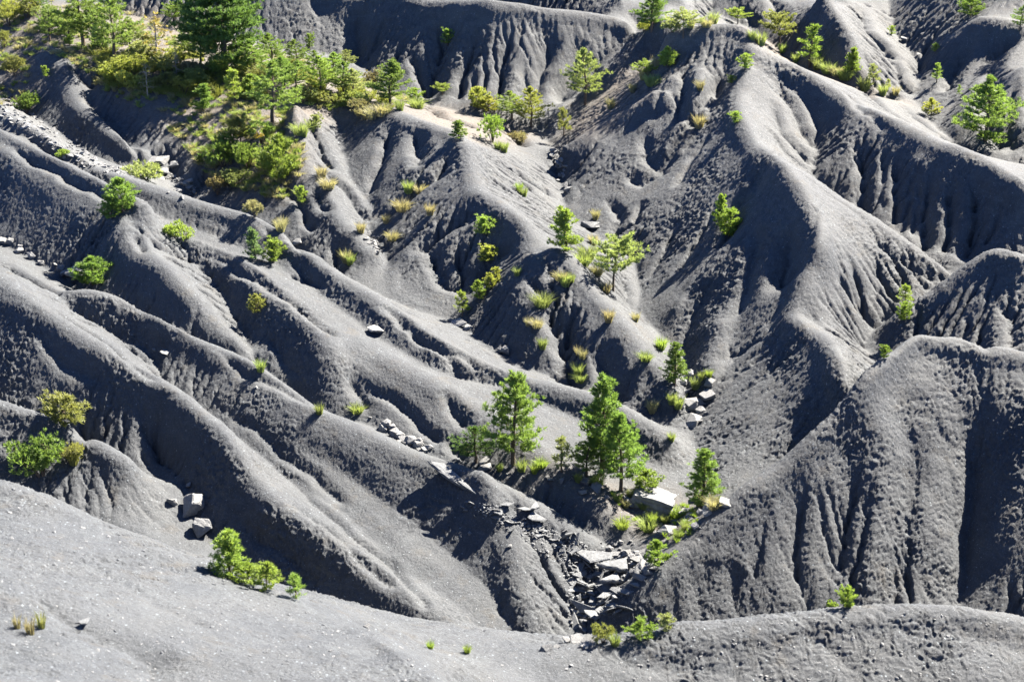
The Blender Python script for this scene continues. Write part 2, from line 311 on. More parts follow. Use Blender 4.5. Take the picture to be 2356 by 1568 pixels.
CUTS = [
 # big cone, right
 (0.34, 1.1, [(1850,1100),(1833,1196),(1833,1325),(1838,1405)]),
 (0.46, 1.3, [(1955,1000),(1965,1060),(1965,1137),(1951,1196),(1936,1265),(1934,1318),(1906,1398)]),
 (0.31, 1.0, [(2100,980),(2091,1039),(2080,1126),(2073,1178),(2056,1265),(2059,1300),(2038,1387)]),
 (.3, .8, [(2235,850),(2258,901),(2250,953),(2241,1022),(2237,1126),(2227,1213),(2220,1318),(2206,1391)]),
 (0.31, .9, [(1705,1300),(1692,1370),(1687,1419)]),
 (0.19, .6, [(1640,1300),(1600,1380),(1575,1430)]),
 (0.14, .5, [(1770,1130),(1750,1230),(1730,1330)]),
 (0.15, .5, [(2170,1050),(2190,1130),(2200,1230),(2215,1290)]),
 (0.15, .5, [(2010,1080),(2000,1180),(1975,1290),(1950,1390)]),
 (0.12, .5, [(1900,1090),(1890,1180),(1880,1300),(1870,1400)]),
 (-0.43, 1.6, [(1960,880),(2000,950),(2030,1050),(2010,1200),(1990,1390)]),
 (-0.31, 1.4, [(2120,830),(2150,950),(2160,1100),(2150,1250),(2130,1390)]),
 (0.19, .6, [(1560,1330),(1530,1390),(1500,1440)]),
 # knob
 (.35, .6, [(2240,700),(2262,760),(2270,800)]), (.3, .5, [(2300,690),(2325,730),(2330,790)]), (.3, .6, [(2120,690),(2110,740),(2107,765)]),
 (.2, .4, [(2200,700),(2225,750),(2235,790)]),
 # lit fans behind the cone
 (.4, .55, [(1910,600),(1940,650),(1975,705),(1979,712)]), (.4, .55, [(1960,587),(1970,640),(1983,706),(2010,738)]),
 (.35, .5, [(2005,590),(2045,657),(2066,692)]), (.3, .5, [(2050,587),(2080,643),(2085,660)]), (.2, .4, [(2090,600),(2115,640),(2140,660)]),
 (.25, .4, [(1925,560),(1935,620),(1943,660),(1978,712)]),
 (.25, .5, [(1990,520),(2060,590),(2150,640)]),
 # dark face of the middle hill
 (.9, 1.4, [(1817,520),(1820,570),(1801,633)]), (.45, .8, [(1735,500),(1740,560),(1727,640),(1700,720)]), (.35, .7, [(1880,480),(1860,560),(1835,620)]),
 (.7, 1.2, [(1742,352),(1752,380),(1745,420),(1700,455),(1690,510),(1650,560)]),
 (.35, .8, [(1640,640),(1600,720),(1570,800)]), 
 (-.5, 1.2, [(1650,700),(1640,800),(1620,900)]),
 (.25, .5, [(1560,500),(1530,580),(1490,640)]), (.25, .5, [(1660,440),(1620,530),(1560,620)]),
 # bowl and fluted wall
 (.6, .9, [(1985,320),(1990,380),(1986,450),(1996,475)]), (.6, .9, [(2060,350),(2066,420),(2058,505)]), (.55, .8, [(2101,376),(2098,440),(2080,523)]),
 (.7, .9, [(2150,372),(2139,418),(2129,523),(2130,565)]), (.6, .9, [(2195,390),(2190,480),(2180,570)]), (.8, 1.0, [(2247,394),(2245,500),(2225,580)]),
 (.5, .9, [(2310,430),(2290,500),(2270,560)]), (.3, .5, [(2035,340),(2030,420),(2030,480)]), (.3, .5, [(2120,390),(2115,450),(2105,530)]), (.3, .6, [(2270,420),(2268,480),(2250,550)]),
 (.5, .9, [(1777,160),(1800,200),(1830,260),(1870,330)]), (.4, .8, [(1770,230),(1800,300),(1860,370)]), (.3, .6, [(1765,290),(1810,350),(1865,395)]),
 (.4, .7, [(1970,200),(2040,250),(2090,280)]), (.3, .6, [(2060,235),(2150,300),(2250,350)]), (.3, .6, [(1930,200),(1990,260),(2040,290)]),
 # slopes left of the middle hill
 (.4, .7, [(1480,300),(1490,350),(1510,390)]), (.35, .6, [(1395,460),(1430,500),(1410,540)]), (.4, .7, [(1440,400),(1480,420),(1500,405)]),
 (.3, .6, [(1560,300),(1545,340),(1525,400)]), (.3, .5, [(1480,460),(1460,510),(1420,540)]), (.35, .6, [(1640,290),(1600,350),(1560,420)]),
 (.3, .5, [(1660,170),(1650,210),(1632,250)]), (.3, .5, [(1575,150),(1570,220),(1560,280)]),
 # dark wall at the top
 (1.0, 1.5, [(822,0),(820,60),(822,115)]), (1.1, 1.6, [(1010,30),(1020,80),(1000,140),(992,205)]), (.6, 1.1, [(1100,70),(1066,160),(1056,222)]),
 (.9, 1.4, [(1235,50),(1264,100),(1243,160),(1226,215)]), (.9, 1.3, [(1350,90),(1320,150),(1290,215)]), (.5, .9, [(1180,60),(1160,130),(1140,225)]),
 (.4, .7, [(930,90),(900,150),(890,200)]), (.4, .7, [(950,110),(960,170),(985,220)]), (.5, 1.0, [(880,30),(870,90),(840,140)]), (.4, .7, [(1205,120),(1210,180),(1200,225)]),
 (.25, .4, [(1120,150),(1110,225)]), (.25, .4, [(1095,160),(1080,225)]), (.3, .6, [(1400,110),(1350,180),(1300,260)]),
 # background right
 (.4, .8, [(1775,0),(1790,40),(1800,60)]), (.6, 1.0, [(1860,60),(1830,100),(1815,130)]), (.5, .9, [(1980,10),(1990,60),(2060,130)]), (.4, .8, [(2010,90),(2060,150),(2090,210)]),
 (.4, .8, [(1970,170),(2010,220),(2060,225)]), (.5, .9, [(2160,60),(2130,110),(2110,160)]), (.6, 1.0, [(2240,90),(2200,150),(2180,200)]), (.7, 1.1, [(2300,90),(2280,160),(2270,250),(2300,330)]),
 (.5, .9, [(2340,180),(2320,260),(2330,340)]),
 (.4, .7, [(1640,0),(1620,30),(1600,50)]), (.3, .6, [(1700,10),(1720,40),(1740,60)]),
 # left ridges
 (0.72, 1.2, [(366,895),(362,920),(355,953),(352,988),(395,1040)]), (0.52, .8, [(200,900),(190,950),(200,1000)]),
 (0.52, .8, [(1055,560),(1060,600),(1062,650)]) , (0.42, .7, [(540,1180),(640,1260),(740,1330)]), (0.37, .5, [(600,1050),(700,1130),(800,1220),(900,1300),(980,1390)]),
 (0.31, .5, [(160,690),(260,760),(340,830)]), (0.26, .45, [(500,930),(600,1000),(700,1080),(790,1150)]), (0.31, .6, [(60,740),(150,830),(230,880)]),
 (0.37, .5, [(303,530),(320,560),(335,575)]), (0.31, .5, [(340,560),(390,580),(440,600)]), (0.52, .8, [(790,860),(830,900),(842,925)]), (0.42, .6, [(1018,890),(1050,940),(1067,980)]),
 (0.37, .5, [(1030,1000),(1050,1030),(1070,1050)]), (0.31, .6, [(590,760),(640,800),(690,860)]),
 (-0.52, 1.0, [(1073,1101),(1090,1115),(1140,1180)]), (0.37, .6, [(885,700),(905,720),(930,745)]), (0.31, .5, [(900,740),(1000,790),(1100,840),(1200,880)]),
 (.5, .6, [(0,322),(90,370),(174,411),(258,449)]), (.45, .6, [(0,272),(105,334),(200,385)]), (.4, .5, [(70,687),(216,765),(348,868)]), (.4, .5, [(0,600),(90,650),(140,672)]), (.45, .6, [(420,560),(520,600),(640,670),(760,760)]), (.4, .5, [(900,720),(980,790),(1060,850),(1150,880)]), (.45, .6, [(600,540),(680,600),(740,650)]), (.4, .5, [(640,1130),(720,1190),(820,1270),(900,1340)]), (.35, .5, [(480,800),(560,850),(640,890),(720,930)]), (.4, .5, [(820,860),(900,920),(960,960),(1010,1010)]),
 # centre
 (.8, 1.0, [(1261,675),(1264,720),(1290,760),(1300,790),(1313,850),(1320,885)]), (.9, 1.1, [(1385,790),(1395,830),(1405,850),(1421,905)]), (.6, .9, [(1290,710),(1310,740),(1320,790)]),
 (.6, .9, [(985,545),(1000,600),(1030,640),(1050,660)]), (.7, 1.0, [(1130,600),(1105,630),(1075,665)]), (.6, .9, [(955,285),(960,320),(965,350),(955,370)]), (.5, .8, [(900,280),(890,330),(850,440)]),
 (.5, .8, [(1040,340),(1010,400),(950,440),(880,500)]), (.5, .8, [(1110,460),(1080,490),(1020,530),(960,570)]), (.4, .7, [(1195,400),(1240,450),(1280,480)]), (.5, .8, [(1150,370),(1200,400),(1260,440)]),
 (.4, .6, [(1440,620),(1440,680),(1480,740)]), (.35, .5, [(1212,630),(1230,650),(1250,670)]), (.6, .9, [(1170,275),(1180,300),(1200,330)]), (.5, .8, [(985,240),(1020,270),(1085,290)]),
 (.5, .7, [(718,418),(735,450),(750,480)]), (.4, .6, [(640,395),(680,450),(720,520)]), (.5, .8, [(660,240),(650,300),(640,340)]), (.5, .8, [(700,260),(730,320),(760,380)]), (.4, .6, [(745,380),(790,430),(840,500)]),
 (.6, .9, [(395,330),(390,360),(400,400)]), (.4, .7, [(360,340),(362,370),(350,385)]), (.6, .9, [(480,380),(460,420),(440,440)]), (.35, .6, [(167,130),(180,170),(210,200)]),
 (.5, .8, [(690,530),(680,560),(690,575)]), (.5, .8, [(780,540),(775,580),(780,620)]), (.4, .7, [(600,510),(620,530),(650,545)]),
 # front hill
 (.3, .9, [(0,1310),(90,1370),(240,1460),(340,1520),(430,1590)]), (.1, .5, [(190,1270),(300,1350),(480,1450)]), (.08, .5, [(1330,1505),(1500,1530),(1700,1560)]),
 (.12, .5, [(1830,1440),(1900,1480),(1960,1520)]), (.1, .6, [(2130,1400),(2230,1450),(2356,1500)]),
]
for d, wd, p in CUTS: cut(p, d, wd)
# slow undulation so that no valley side is a plane
HF += near_g*0 + (1-near_g)*(0.07*fbm(FX/3.3, FY/3.3, 2, 11)+0.02*fbm(FX/1.1, FY/1.1, 2, 31))
# ---------------------------------------------------------------- rain: rills found by routing water down the slopes
def route(Z, jitter, seed):
    r = np.random.RandomState(seed); ny, nx = Z.shape
    E = np.pad(Z, 1, constant_values=1e9); best = np.full(Z.shape, -1.0); tgt = np.full(Z.shape, -1)
    idx = np.arange(ny*nx).reshape(ny, nx)
    for dj in (-1, 0, 1):
        for di in (-1, 0, 1):
            if not (di or dj): continue
            s = (Z-E[1+dj:1+dj+ny, 1+di:1+di+nx])/math.hypot(di, dj)
            s = s*(1+jitter*(r.rand(ny, nx)-.5)*2)
            m = (s > best) & (s > 0); best[m] = s[m]; tgt[m] = (idx+dj*nx+di)[m]
    order = np.argsort(-Z.ravel(), kind='stable').tolist(); t = tgt.ravel().tolist(); A = [1.0]*(ny*nx)
    for k in order:
        q = t[k]
        if q >= 0: A[q] += A[k]
    return np.array(A).reshape(ny, nx)
rill_here = np.clip(fbm(FX/7, FY/7, 3, 77)*1.2+.7, .15, 1.5)*np.where(FY < 48, .35, 1.0)*(1-.8*np.exp(-((FX-12.0)/4.0)**2-((FY-66.5)/4.5)**2))
for it, (amt, rr, thr) in enumerate(((.05, 1, 12), (.045, 0, 14), (.045, 0, 20), (.045, 0, 24), (.05, 0, 60), (.05, 0, 120))):
    A = route(HF+0.03*blur(rng.rand(*HF.shape), 1, 1), .55, 40+it)
    gy_, gx_ = np.gradient(HF, FH); sl = np.hypot(gx_, gy_)
    d = amt*rill_here*np.clip(np.log2(A/thr), 0, 5)*np.clip((sl-.3)/.4, 0, 1.2)*(1-.3*near_g)
    HF = HF-(blur(d, rr, 1) if rr else (d*.55+box(d, 1)*.45))
HF = HF*.8+box(HF, 1)*.2
# ---------------------------------------------------------------- the ground: one sheet, dense where the photograph looks
def ground_z(x, y):
    zb = sample(HB, x, y, X0, Y0, H0); zf = sample(HF, x, y, FX0, FY0, FH)
    e = np.minimum(np.minimum(x-FX0, FX1-x), np.minimum(y-FY0, FY1-y)); wgt = np.clip(e/4.0, 0, 1)
    return zb*(1-wgt)+zf*wgt
QUAL = globals().get('QUAL', 1.3)
ts = []
y = 4.0
while y < 189:
    ts.append(y); y += (0.5 if y < 22 else y*0.0011/QUAL if y < 128 else 0.6)
ts = np.array(ts)
us = np.concatenate([np.linspace(-.95, -.40, 60)[:-1], np.linspace(-.40, .40, int(900*QUAL)), np.linspace(.40, .95, 60)[1:]])
GX = us[None]*np.maximum(ts, 18)[:, None]; GX = np.clip(GX, X0+.5, X1-.5); GX += np.linspace(-.01, .01, len(us))[None]; GY = np.repeat(ts[:, None], len(us), 1)
GZ = ground_z(GX, GY)
SY, SX = np.gradient(GZ)
dx = np.gradient(GX, axis=1); dy = np.gradient(GY, axis=0); slp = np.hypot(SX/np.maximum(dx, 1e-6), SY/np.maximum(dy, 1e-6)); steep = np.clip((slp-.3)/.5, 0, 1)
# crumbling crust: clods a hand to a foot across, rougher on the steep shaded faces
patch = np.clip(fbm(GX/2.6, GY/2.6, 4, 71)*.9+.5, 0.1, 1.3)
near_f = np.clip((46-GY)/6, 0, 1)
# surface normals of the sheet, to push the crust outwards whatever the slope
Tx = np.stack([np.gradient(GX, axis=1), np.zeros_like(GX), np.gradient(GZ, axis=1)], -1); Ty = np.stack([np.gradient(GX, axis=0), np.gradient(GY, axis=0), np.gradient(GZ, axis=0)], -1)
NN = np.cross(Tx, Ty).astype(np.float32); NN /= np.linalg.norm(NN, axis=2)[..., None]+1e-9; del Tx, Ty
wx_ = .2*fbm(GX/.45, GY/.45, 2, 66); wy_ = .2*fbm(GX/.45+9, GY/.45, 2, 68)
QX, QY, QZ = GX+wx_, GY+wy_, GZ
d = .5*np.abs(vnoise3(QX/.34, QY/.34, QZ/.34, 1))+.8*np.abs(vnoise3(QX/.17, QY/.17, QZ/.17, 2))+.6*np.abs(vnoise3(QX/.085, QY/.085, QZ/.085, 3))-.6
right = np.clip(.7+GX/18, .55, 1.35)
amp = (.28+.95*steep)*patch*.095*(1-near_f)+near_f*.085*right*np.clip(patch+.25, .4, 1.3)
lump = np.clip(vnoise3(GX/1.6, GY/1.6, GZ/1.6, 5)*1.5, 0, 1)
D = d*amp + .03*vnoise3(QX/.055, QY/.055, QZ/.055, 4)*(.3+steep*.8)*(1-.5*near_f)+.05*lump*steep*vnoise3(GX/.5, GY/.5, GZ/.5, 6)
GX = GX+NN[..., 0]*D; GY = GY+NN[..., 1]*D; GZ = GZ+NN[..., 2]*D
def grid_mesh(name, X, Y, Z):
    ny, nx = Z.shape
    me = bpy.data.meshes.new(name)
    co = np.stack([X, Y, Z], -1).reshape(-1, 3).astype(np.float32)
    me.vertices.add(len(co)); me.vertices.foreach_set('co', co.ravel())
    i = np.arange(nx-1)[None]; j = np.arange(ny-1)[:, None]
    a = j*nx+i; q = np.stack([a, a+1, a+nx+1, a+nx], -1).reshape(-1)
    n = len(q)//4
    me.loops.add(len(q)); me.loops.foreach_set('vertex_index', q.astype(np.int32))
    me.polygons.add(n); me.polygons.foreach_set('loop_start', np.arange(0, 4*n, 4, dtype=np.int32))
    me.polygons.foreach_set('use_smooth', np.ones(n, bool))
    me.update(calc_edges=True)
    o = bpy.data.objects.new(name, me); sc.collection.objects.link(o); return o
# ---------------------------------------------------------------- materials
def lin(c): return tuple(((v/255)/12.92 if v/255 <= .04045 else ((v/255+.055)/1.055)**2.4) for v in c)+(1.0,)
class NT:
    def __init__(s, name, rough=.9, spec=.3):
        s.m = bpy.data.materials.new(name); s.m.use_nodes = True; s.t = s.m.node_tree; s.b = s.t.nodes['Principled BSDF']
        s.b.inputs['Roughness'].default_value = rough; s.b.inputs['Specular IOR Level'].default_value = spec
    def n(s, typ, **kw):
        nd = s.t.nodes.new(typ)
        for k, v in kw.items():
            if k in nd.inputs: nd.inputs[k].default_value = v
            else: setattr(nd, k, v)
        return nd
    def l(s, a, b): s.t.links.new(a, b)
    def coord(s): 
        if not hasattr(s, 'tc'): s.tc = s.n('ShaderNodeTexCoord')
        return s.tc.outputs['Object']
    def noise(s, scale, detail=4, rough=.6, vec=None):
        nd = s.n('ShaderNodeTexNoise'); nd.inputs['Scale'].default_value = scale; nd.inputs['Detail'].default_value = detail; nd.inputs['Roughness'].default_value = rough
        s.l(vec if vec is not None else s.coord(), nd.inputs['Vector']); return nd.outputs['Fac']
    def ramp(s, fac, stops):
        r = s.n('ShaderNodeValToRGB'); e = r.color_ramp.elements
        while len(e) < len(stops): e.new(.5)
        for a, (p, c) in zip(e, stops): a.position = p; a.color = c if len(c) == 4 else tuple(c)+(1,)
        s.l(fac, r.inputs[0]); return r.outputs[0]
    def mix(s, fac, a, b, mode='MIX'):
        x = s.n('ShaderNodeMix', data_type='RGBA', blend_type=mode)
        for i, v in ((0, fac), (6, a), (7, b)):
            if hasattr(v, 'is_linked') or hasattr(v, 'links'): s.l(v, x.inputs[i])
            else: x.inputs[i].default_value = v
        return x.outputs[2]
    def math(s, op, a, b=0.0):
        x = s.n('ShaderNodeMath', operation=op)
        for i, v in ((0, a), (1, b)):
            if hasattr(v, 'links'): s.l(v, x.inputs[i])
            else: x.inputs[i].default_value = v
        return x.outputs[0]
    def bump(s, h, dist, strength=1.0, prev=None):
        b = s.n('ShaderNodeBump'); b.inputs['Distance'].default_value = dist; b.inputs['Strength'].default_value = strength
        s.l(h, b.inputs['Height'])
        if prev is not None: s.l(prev, b.inputs['Normal'])
        return b.outputs['Normal']
def g3(v, r=1.0, b=1.0): return (v*r*.485, v*.566, v*b*.675, 1.0)
def marl_material():
    s = NT('dark marl', .82, .35)
    big = s.noise(.35, 4, .6); mid = s.noise(2.2, 5, .65); fine = s.noise(14, 5, .7)
    col = s.ramp(mid, [(.3, g3(.072, 1.0, 1.03)), (.7, g3(.115, 1.02, 1.0))])
    col = s.mix(s.ramp(big, [(.42, (0, 0, 0)), (.68, (1, 1, 1))]), col, g3(.118, 1.05, .95))
    col = s.mix(s.ramp(fine, [(.35, (.55, .55, .55)), (.65, (1, 1, 1))]), (0.014, .016, .02, 1), col)
    # thin beds of the tilted marl
    mp = s.n('ShaderNodeMapping'); mp.inputs['Rotation'].default_value = (math.radians(24), math.radians(-18), 0); mp.inputs['Scale'].default_value = (.16, .16, 1)
    s.l(s.coord(), mp.inputs['Vector']); bed = s.noise(3.2, 5, .75, mp.outputs[0])
    col = s.mix(s.ramp(bed, [(.54, (0, 0, 0)), (.61, (.32, .32, .32)), (.66, (0, 0, 0))]), col, g3(.155, 1.02, .95))
    col = s.mix(s.ramp(s.noise(.8, 5, .7), [(.56, (0, 0, 0)), (.72, (.55, .55, .55))]), col, g3(.085, 1.25, .75))
    col = s.mix(s.ramp(s.noise(.5, 5, .7), [(.28, (.6, .6, .6)), (.44, (0, 0, 0))]), col, g3(.055, .95, 1.05))
    # warm soil where plants hold the slope, pale scree
    soil = s.n('ShaderNodeAttribute', attribute_name='soil').outputs['Fac']; pale = s.n('ShaderNodeAttribute', attribute_name='pale').outputs['Fac']
    sb = s.math('MULTIPLY', soil, s.ramp(s.noise(1.7, 4, .6), [(.3, (.35, .35, .35)), (.55, (1, 1, 1))]))
    col = s.mix(sb, col, s.ramp(s.noise(6, 4), [(.35, (.066, .058, .054)), (.65, (.108, .098, .09))]))
    # chips of pale limestone lying loose
    def chips(scale, lo, amt, c):
        v = s.n('ShaderNodeTexVoronoi'); v.inputs['Scale'].default_value = scale; s.l(s.coord(), v.inputs['Vector'])
        near = s.ramp(v.outputs['Distance'], [(lo*.8, (1, 1, 1)), (lo, (0, 0, 0))])
        hs = s.n('ShaderNodeSeparateColor'); s.l(v.outputs['Color'], hs.inputs[0])
        thr = s.math('SUBTRACT', amt, s.math('MULTIPLY', pale, -.10))
        pick = s.math('LESS_THAN', hs.outputs[0], thr)
        return s.math('MULTIPLY', near, pick), c
    for scale, lo, amt, c in ((9, .30, .055, g3(.26, 1.0, .97)), (22, .34, .10, g3(.21, 1.0, .98)), (30, .3, .05, g3(.33, 1.02, .95))):
        f, c = chips(scale, lo, amt, c); col = s.mix(f, col, c)
    s.l(s.mix(s.math('MULTIPLY', pale, .35), col, g3(.175, 1.1, .88)), s.b.inputs['Base Color'])
    nb = s.bump(s.noise(9, 6, .72), .07, .8); nb = s.bump(s.noise(38, 4, .7), .02, .7, nb)
    s.l(nb, s.b.inputs['Normal']); return s.m
MARL = marl_material()
g = grid_mesh('ground', GX, GY, GZ); g['kind'] = 'structure'
g.data.materials.append(MARL)
def spot0(u, v):
    T = np.arange(20, 150, .1); P = CAM+T[:, None]*ray(u, v); c = np.nonzero(P[:, 2] <= ground_z(P[:, 0], P[:, 1]))[0]
    return P[c[0] if len(c) else -1][:2]
def in_poly(x, y, poly):
    c = np.zeros(np.shape(x), bool); n = len(poly)
    for i in range(n):
        x0, y0 = poly[i]; x1, y1 = poly[(i+1) % n]
        m = ((y0 > y) != (y1 > y)) & (x < (x1-x0)*(y-y0)/((y1-y0) or 1e-9)+x0); c ^= m
    return c
def zone(polys, soft=.5):
    xs_ = np.arange(-60, 60, .5); ys_ = np.arange(20, 140, .5); A, B = np.meshgrid(xs_, ys_); m = np.zeros(A.shape)
    for p in polys: m[in_poly(A, B, [tuple(spot0(*q)) for q in p])] = 1
    m = blur(m, 1, 2); return np.clip(sample(m, GX, GY, -60, 20, .5), 0, 1).astype(np.float32).ravel()
SOIL = zone([[(0,0),(300,15),(470,60),(640,120),(820,180),(960,235),(900,262),(780,255),(700,262),(690,330),(700,400),(640,470),(560,450),(470,400),(420,330),(340,260),(240,215),(170,110),(60,130),(90,200),(60,250),(0,240)],
 [(1080,1065),(1260,1085),(1420,1120),(1580,1140),(1640,1170),(1560,1250),(1480,1230),(1330,1130),(1150,1095)], [(1640,55),(1760,70),(1960,180),(2110,240),(2060,235),(1880,170),(1740,110)],
 [(1480,230),(1560,120),(1460,120),(1340,240),(1290,310),(1330,320)], [(940,225),(1100,260),(1240,310),(1180,335),(1040,300),(940,260)]])
PALEZ = zone([[(0,205),(60,250),(150,325),(230,378),(330,395),(470,420),(470,460),(400,440),(330,410),(220,395),(100,325),(0,255)]])
for nm_, va in (('soil', SOIL), ('pale', PALEZ)):
    at = g.data.attributes.new(nm_, 'FLOAT', 'POINT'); at.data.foreach_set('value', va)
# ---------------------------------------------------------------- placing things on the ground
def spot(u, v):
    """point of the modelled ground seen at survey point (u, v)"""
    T = np.concatenate([np.arange(20, 150, .05)]); r = ray(u, v); P = CAM+T[:, None]*r
    f = P[:, 2]-ground_z(P[:, 0], P[:, 1]); c = np.nonzero(f <= 0)[0]
    p = P[c[0]] if len(c) else P[-1]
    return Vector((p[0], p[1], float(ground_z(np.array([p[0]]), np.array([p[1]]))[0])))
def metres(px, p): return px/FPX*float(np.dot(np.array(p)-CAM, _F))
def mesh_from(name, verts, faces, mat, parent=None, smooth=False):
    me = bpy.data.meshes.new(name); verts = np.asarray(verts, np.float32); faces = np.asarray(faces, np.int32)
    k = faces.shape[1]
    me.vertices.add(len(verts)); me.vertices.foreach_set('co', verts.ravel())
    me.loops.add(faces.size); me.loops.foreach_set('vertex_index', faces.ravel())
    me.polygons.add(len(faces)); me.polygons.foreach_set('loop_start', np.arange(0, faces.size, k, dtype=np.int32))
    me.polygons.foreach_set('use_smooth', np.full(len(faces), smooth)); me.update(calc_edges=True); me.materials.append(mat)
    return me
def link(name, me, parent=None):
    o = bpy.data.objects.new(name, me); sc.collection.objects.link(o)
    if parent is not None: o.parent = parent
    return o
def say(o, label, cat, group=None):
    o['label'] = label; o['category'] = cat
    if group: o['group'] = group
    return o
# ---------------------------------------------------------------- plant materials
def leaf_material(name, tint, rough=.55, trans=.45):
    s = NT(name, rough, .25); oi = s.n('ShaderNodeObjectInfo')
    v = s.noise(2.3, 3, .6); c = s.mix(s.ramp(v, [(.3, (.75, .75, .75)), (.7, (1.15, 1.15, 1.15))]), (0, 0, 0, 1), oi.outputs['Color'])
    t = s.n('ShaderNodeRGB'); t.outputs[0].default_value = tint+(1,)
    col = s.mix(1.0, c, t.outputs[0], 'MULTIPLY')
    s.l(col, s.b.inputs['Base Color'])
    tr = s.n('ShaderNodeBsdfTranslucent'); s.l(s.mix(1.0, col, (1.35, 1.35, .75, 1), 'MULTIPLY'), tr.inputs['Color'])
    mx = s.n('ShaderNodeMixShader'); mx.inputs[0].default_value = trans
    out = s.t.nodes['Material Output']; s.l(s.b.outputs[0], mx.inputs[1]); s.l(tr.outputs[0], mx.inputs[2]); s.l(mx.outputs[0], out.inputs['Surface'])
    return s.m
NEEDLE = leaf_material('pine needles', (1, 1, 1)); GRASSM = leaf_material('grass blades', (1, 1, 1), .7, .4)
def bark_material(name, a, b):
    s = NT(name, .9, .2); s.l(s.ramp(s.noise(18, 4, .7), [(.35, a), (.65, b)]), s.b.inputs['Base Color']); s.l(s.bump(s.noise(30, 3), .02), s.b.inputs['Normal']); return s.m
BARK = bark_material('pine bark', (.05, .038, .03), (.13, .10, .08)); DEADWOOD = bark_material('bleached wood', (.16, .14, .12), (.34, .30, .26))
# ---------------------------------------------------------------- plants
def tube(P, R, n=5):
    P = np.array(P, float); V = []; Fc = []
    for k, p in enumerate(P):
        t = P[min(k+1, len(P)-1)]-P[max(k-1, 0)]; t /= np.linalg.norm(t)+1e-9
        a = np.cross(t, [0.3, .9, .2]); a /= np.linalg.norm(a)+1e-9; b = np.cross(t, a)
        for j in range(n):
            an = 2*math.pi*j/n; V.append(p+(a*math.cos(an)+b*math.sin(an))*R[k])
    for k in range(len(P)-1):
        for j in range(n): Fc.append((k*n+j, k*n+(j+1) % n, (k+1)*n+(j+1) % n, (k+1)*n+j))
    return V, Fc
class Wood:
    def __init__(s): s.V = []; s.F = []
    def add(s, P, R, n=5):
        V, Fc = tube(P, R, n); o = len(s.V); s.V += V; s.F += [tuple(i+o for i in f) for f in Fc]
def tufts(C, D, r, blades, length, width, spread=.75, bend=.0):
    """needle tufts: thin triangles fanning out of each centre C along D"""
    C = np.asarray(C, float); D = np.asarray(D, float); n = len(C)
    d = np.repeat(D, blades, 0)+r.normal(0, spread, (n*blades, 3)); d /= np.linalg.norm(d, axis=1)[:, None]+1e-9
    L = length*(.7+.6*r.rand(n*blades, 1)); c = np.repeat(C, blades, 0)+r.normal(0, length*.12, (n*blades, 3))
    s = np.cross(d, r.normal(0, 1, (n*blades, 3))); s /= np.linalg.norm(s, axis=1)[:, None]+1e-9
    w_ = width*(.7+.6*r.rand(n*blades, 1)); a = c-s*w_*.5; b = c+s*w_*.5; m = c+d*L*.6
    V = np.stack([a, b, m+s*w_*.55, c+d*L, m-s*w_*.55], 1).reshape(-1, 3)
    k = np.arange(n*blades)[:, None]*5
    return V, np.concatenate([k+[0, 1, 2], k+[0, 2, 4], k+[4, 2, 3]], 0)
PROTO = {}
def pine_proto(kind, seed, H, rad, bare, whorl, per, shape, blades=17, tl=.18, tw=.022, droop=.1, gap=.12, tb=1.0):
    """pine of height H: whorls of limbs with tufts along the outer part of each"""
    r = np.random.RandomState(seed); W = Wood(); C = []; D = []
    bx, by = r.normal(0, .03, 2); tz = np.linspace(0, H*.96, 9)
    P = np.stack([bx*tz*np.sin(tz*1.3)+.02*np.sin(tz*3), by*tz*np.cos(tz)-by*tz, tz], 1); P[0, 2] = -.5
    W.add(P, np.linspace(H*.021, H*.003, 9)*1.15+.004, 7)
    n = whorl
    for i in range(n):
        f = (i+.5)/n; z = H*(bare+(1-bare)*f); reach = rad*shape(f)*(.85+.3*r.rand())
        cx = np.interp(z, tz, P[:, 0]); cy = np.interp(z, tz, P[:, 1]); a0 = r.rand()*6.28
        for k in range(per):
            if r.rand() < gap: continue
            a = a0+6.283*k/per+r.normal(0, .25); L = reach*(.6+.55*r.rand()); up_ = (.15+.75*f)*(1-droop)-droop+r.normal(0, .08)
            z0 = z+r.normal(0, H*.012); m = max(3, int(L/.13)+2); t = np.linspace(0, 1, m)
            cv = r.normal(0, .18)
            x = cx+np.cos(a+cv*t)*L*t; y = cy+np.sin(a+cv*t)*L*t; zz = z0+L*(up_*t+.22*t*t)
            B = np.stack([x, y, zz], 1); W.add(B, np.linspace(.012*H/4+.006, .003, m), 4)
            dirv = B[-1]-B[0]; dirv /= np.linalg.norm(dirv)+1e-9
            for j in range(m):
                if t[j] < .3 and L > .4: continue
                nn = 1 if t[j] < .5 else 2
                for q in range(nn + (r.rand() < .5)):
                    side = np.array([-dirv[1], dirv[0], 0])*r.normal(0, .34)*L*(.25+.5*t[j])*(1.15-.4*t[j])
                    C.append(B[j]+side+[0, 0, abs(r.normal(0, .05))]); D.append(dirv*.35+side*.9+np.array([0, 0, .75]))
    for q in range(7): C.append(P[-1]+[r.normal(0, .03), r.normal(0, .03), -q*.05]); D.append([r.normal(0, .3), r.normal(0, .3), 1])
    V, Fc = tufts(C, D, r, blades, tl*tb, tw*tb, .6)
    PROTO[kind] = (H, mesh_from(kind+'_trunk', W.V, W.F, BARK, smooth=True), mesh_from(kind+'_crown', V, Fc, NEEDLE), 2*rad)
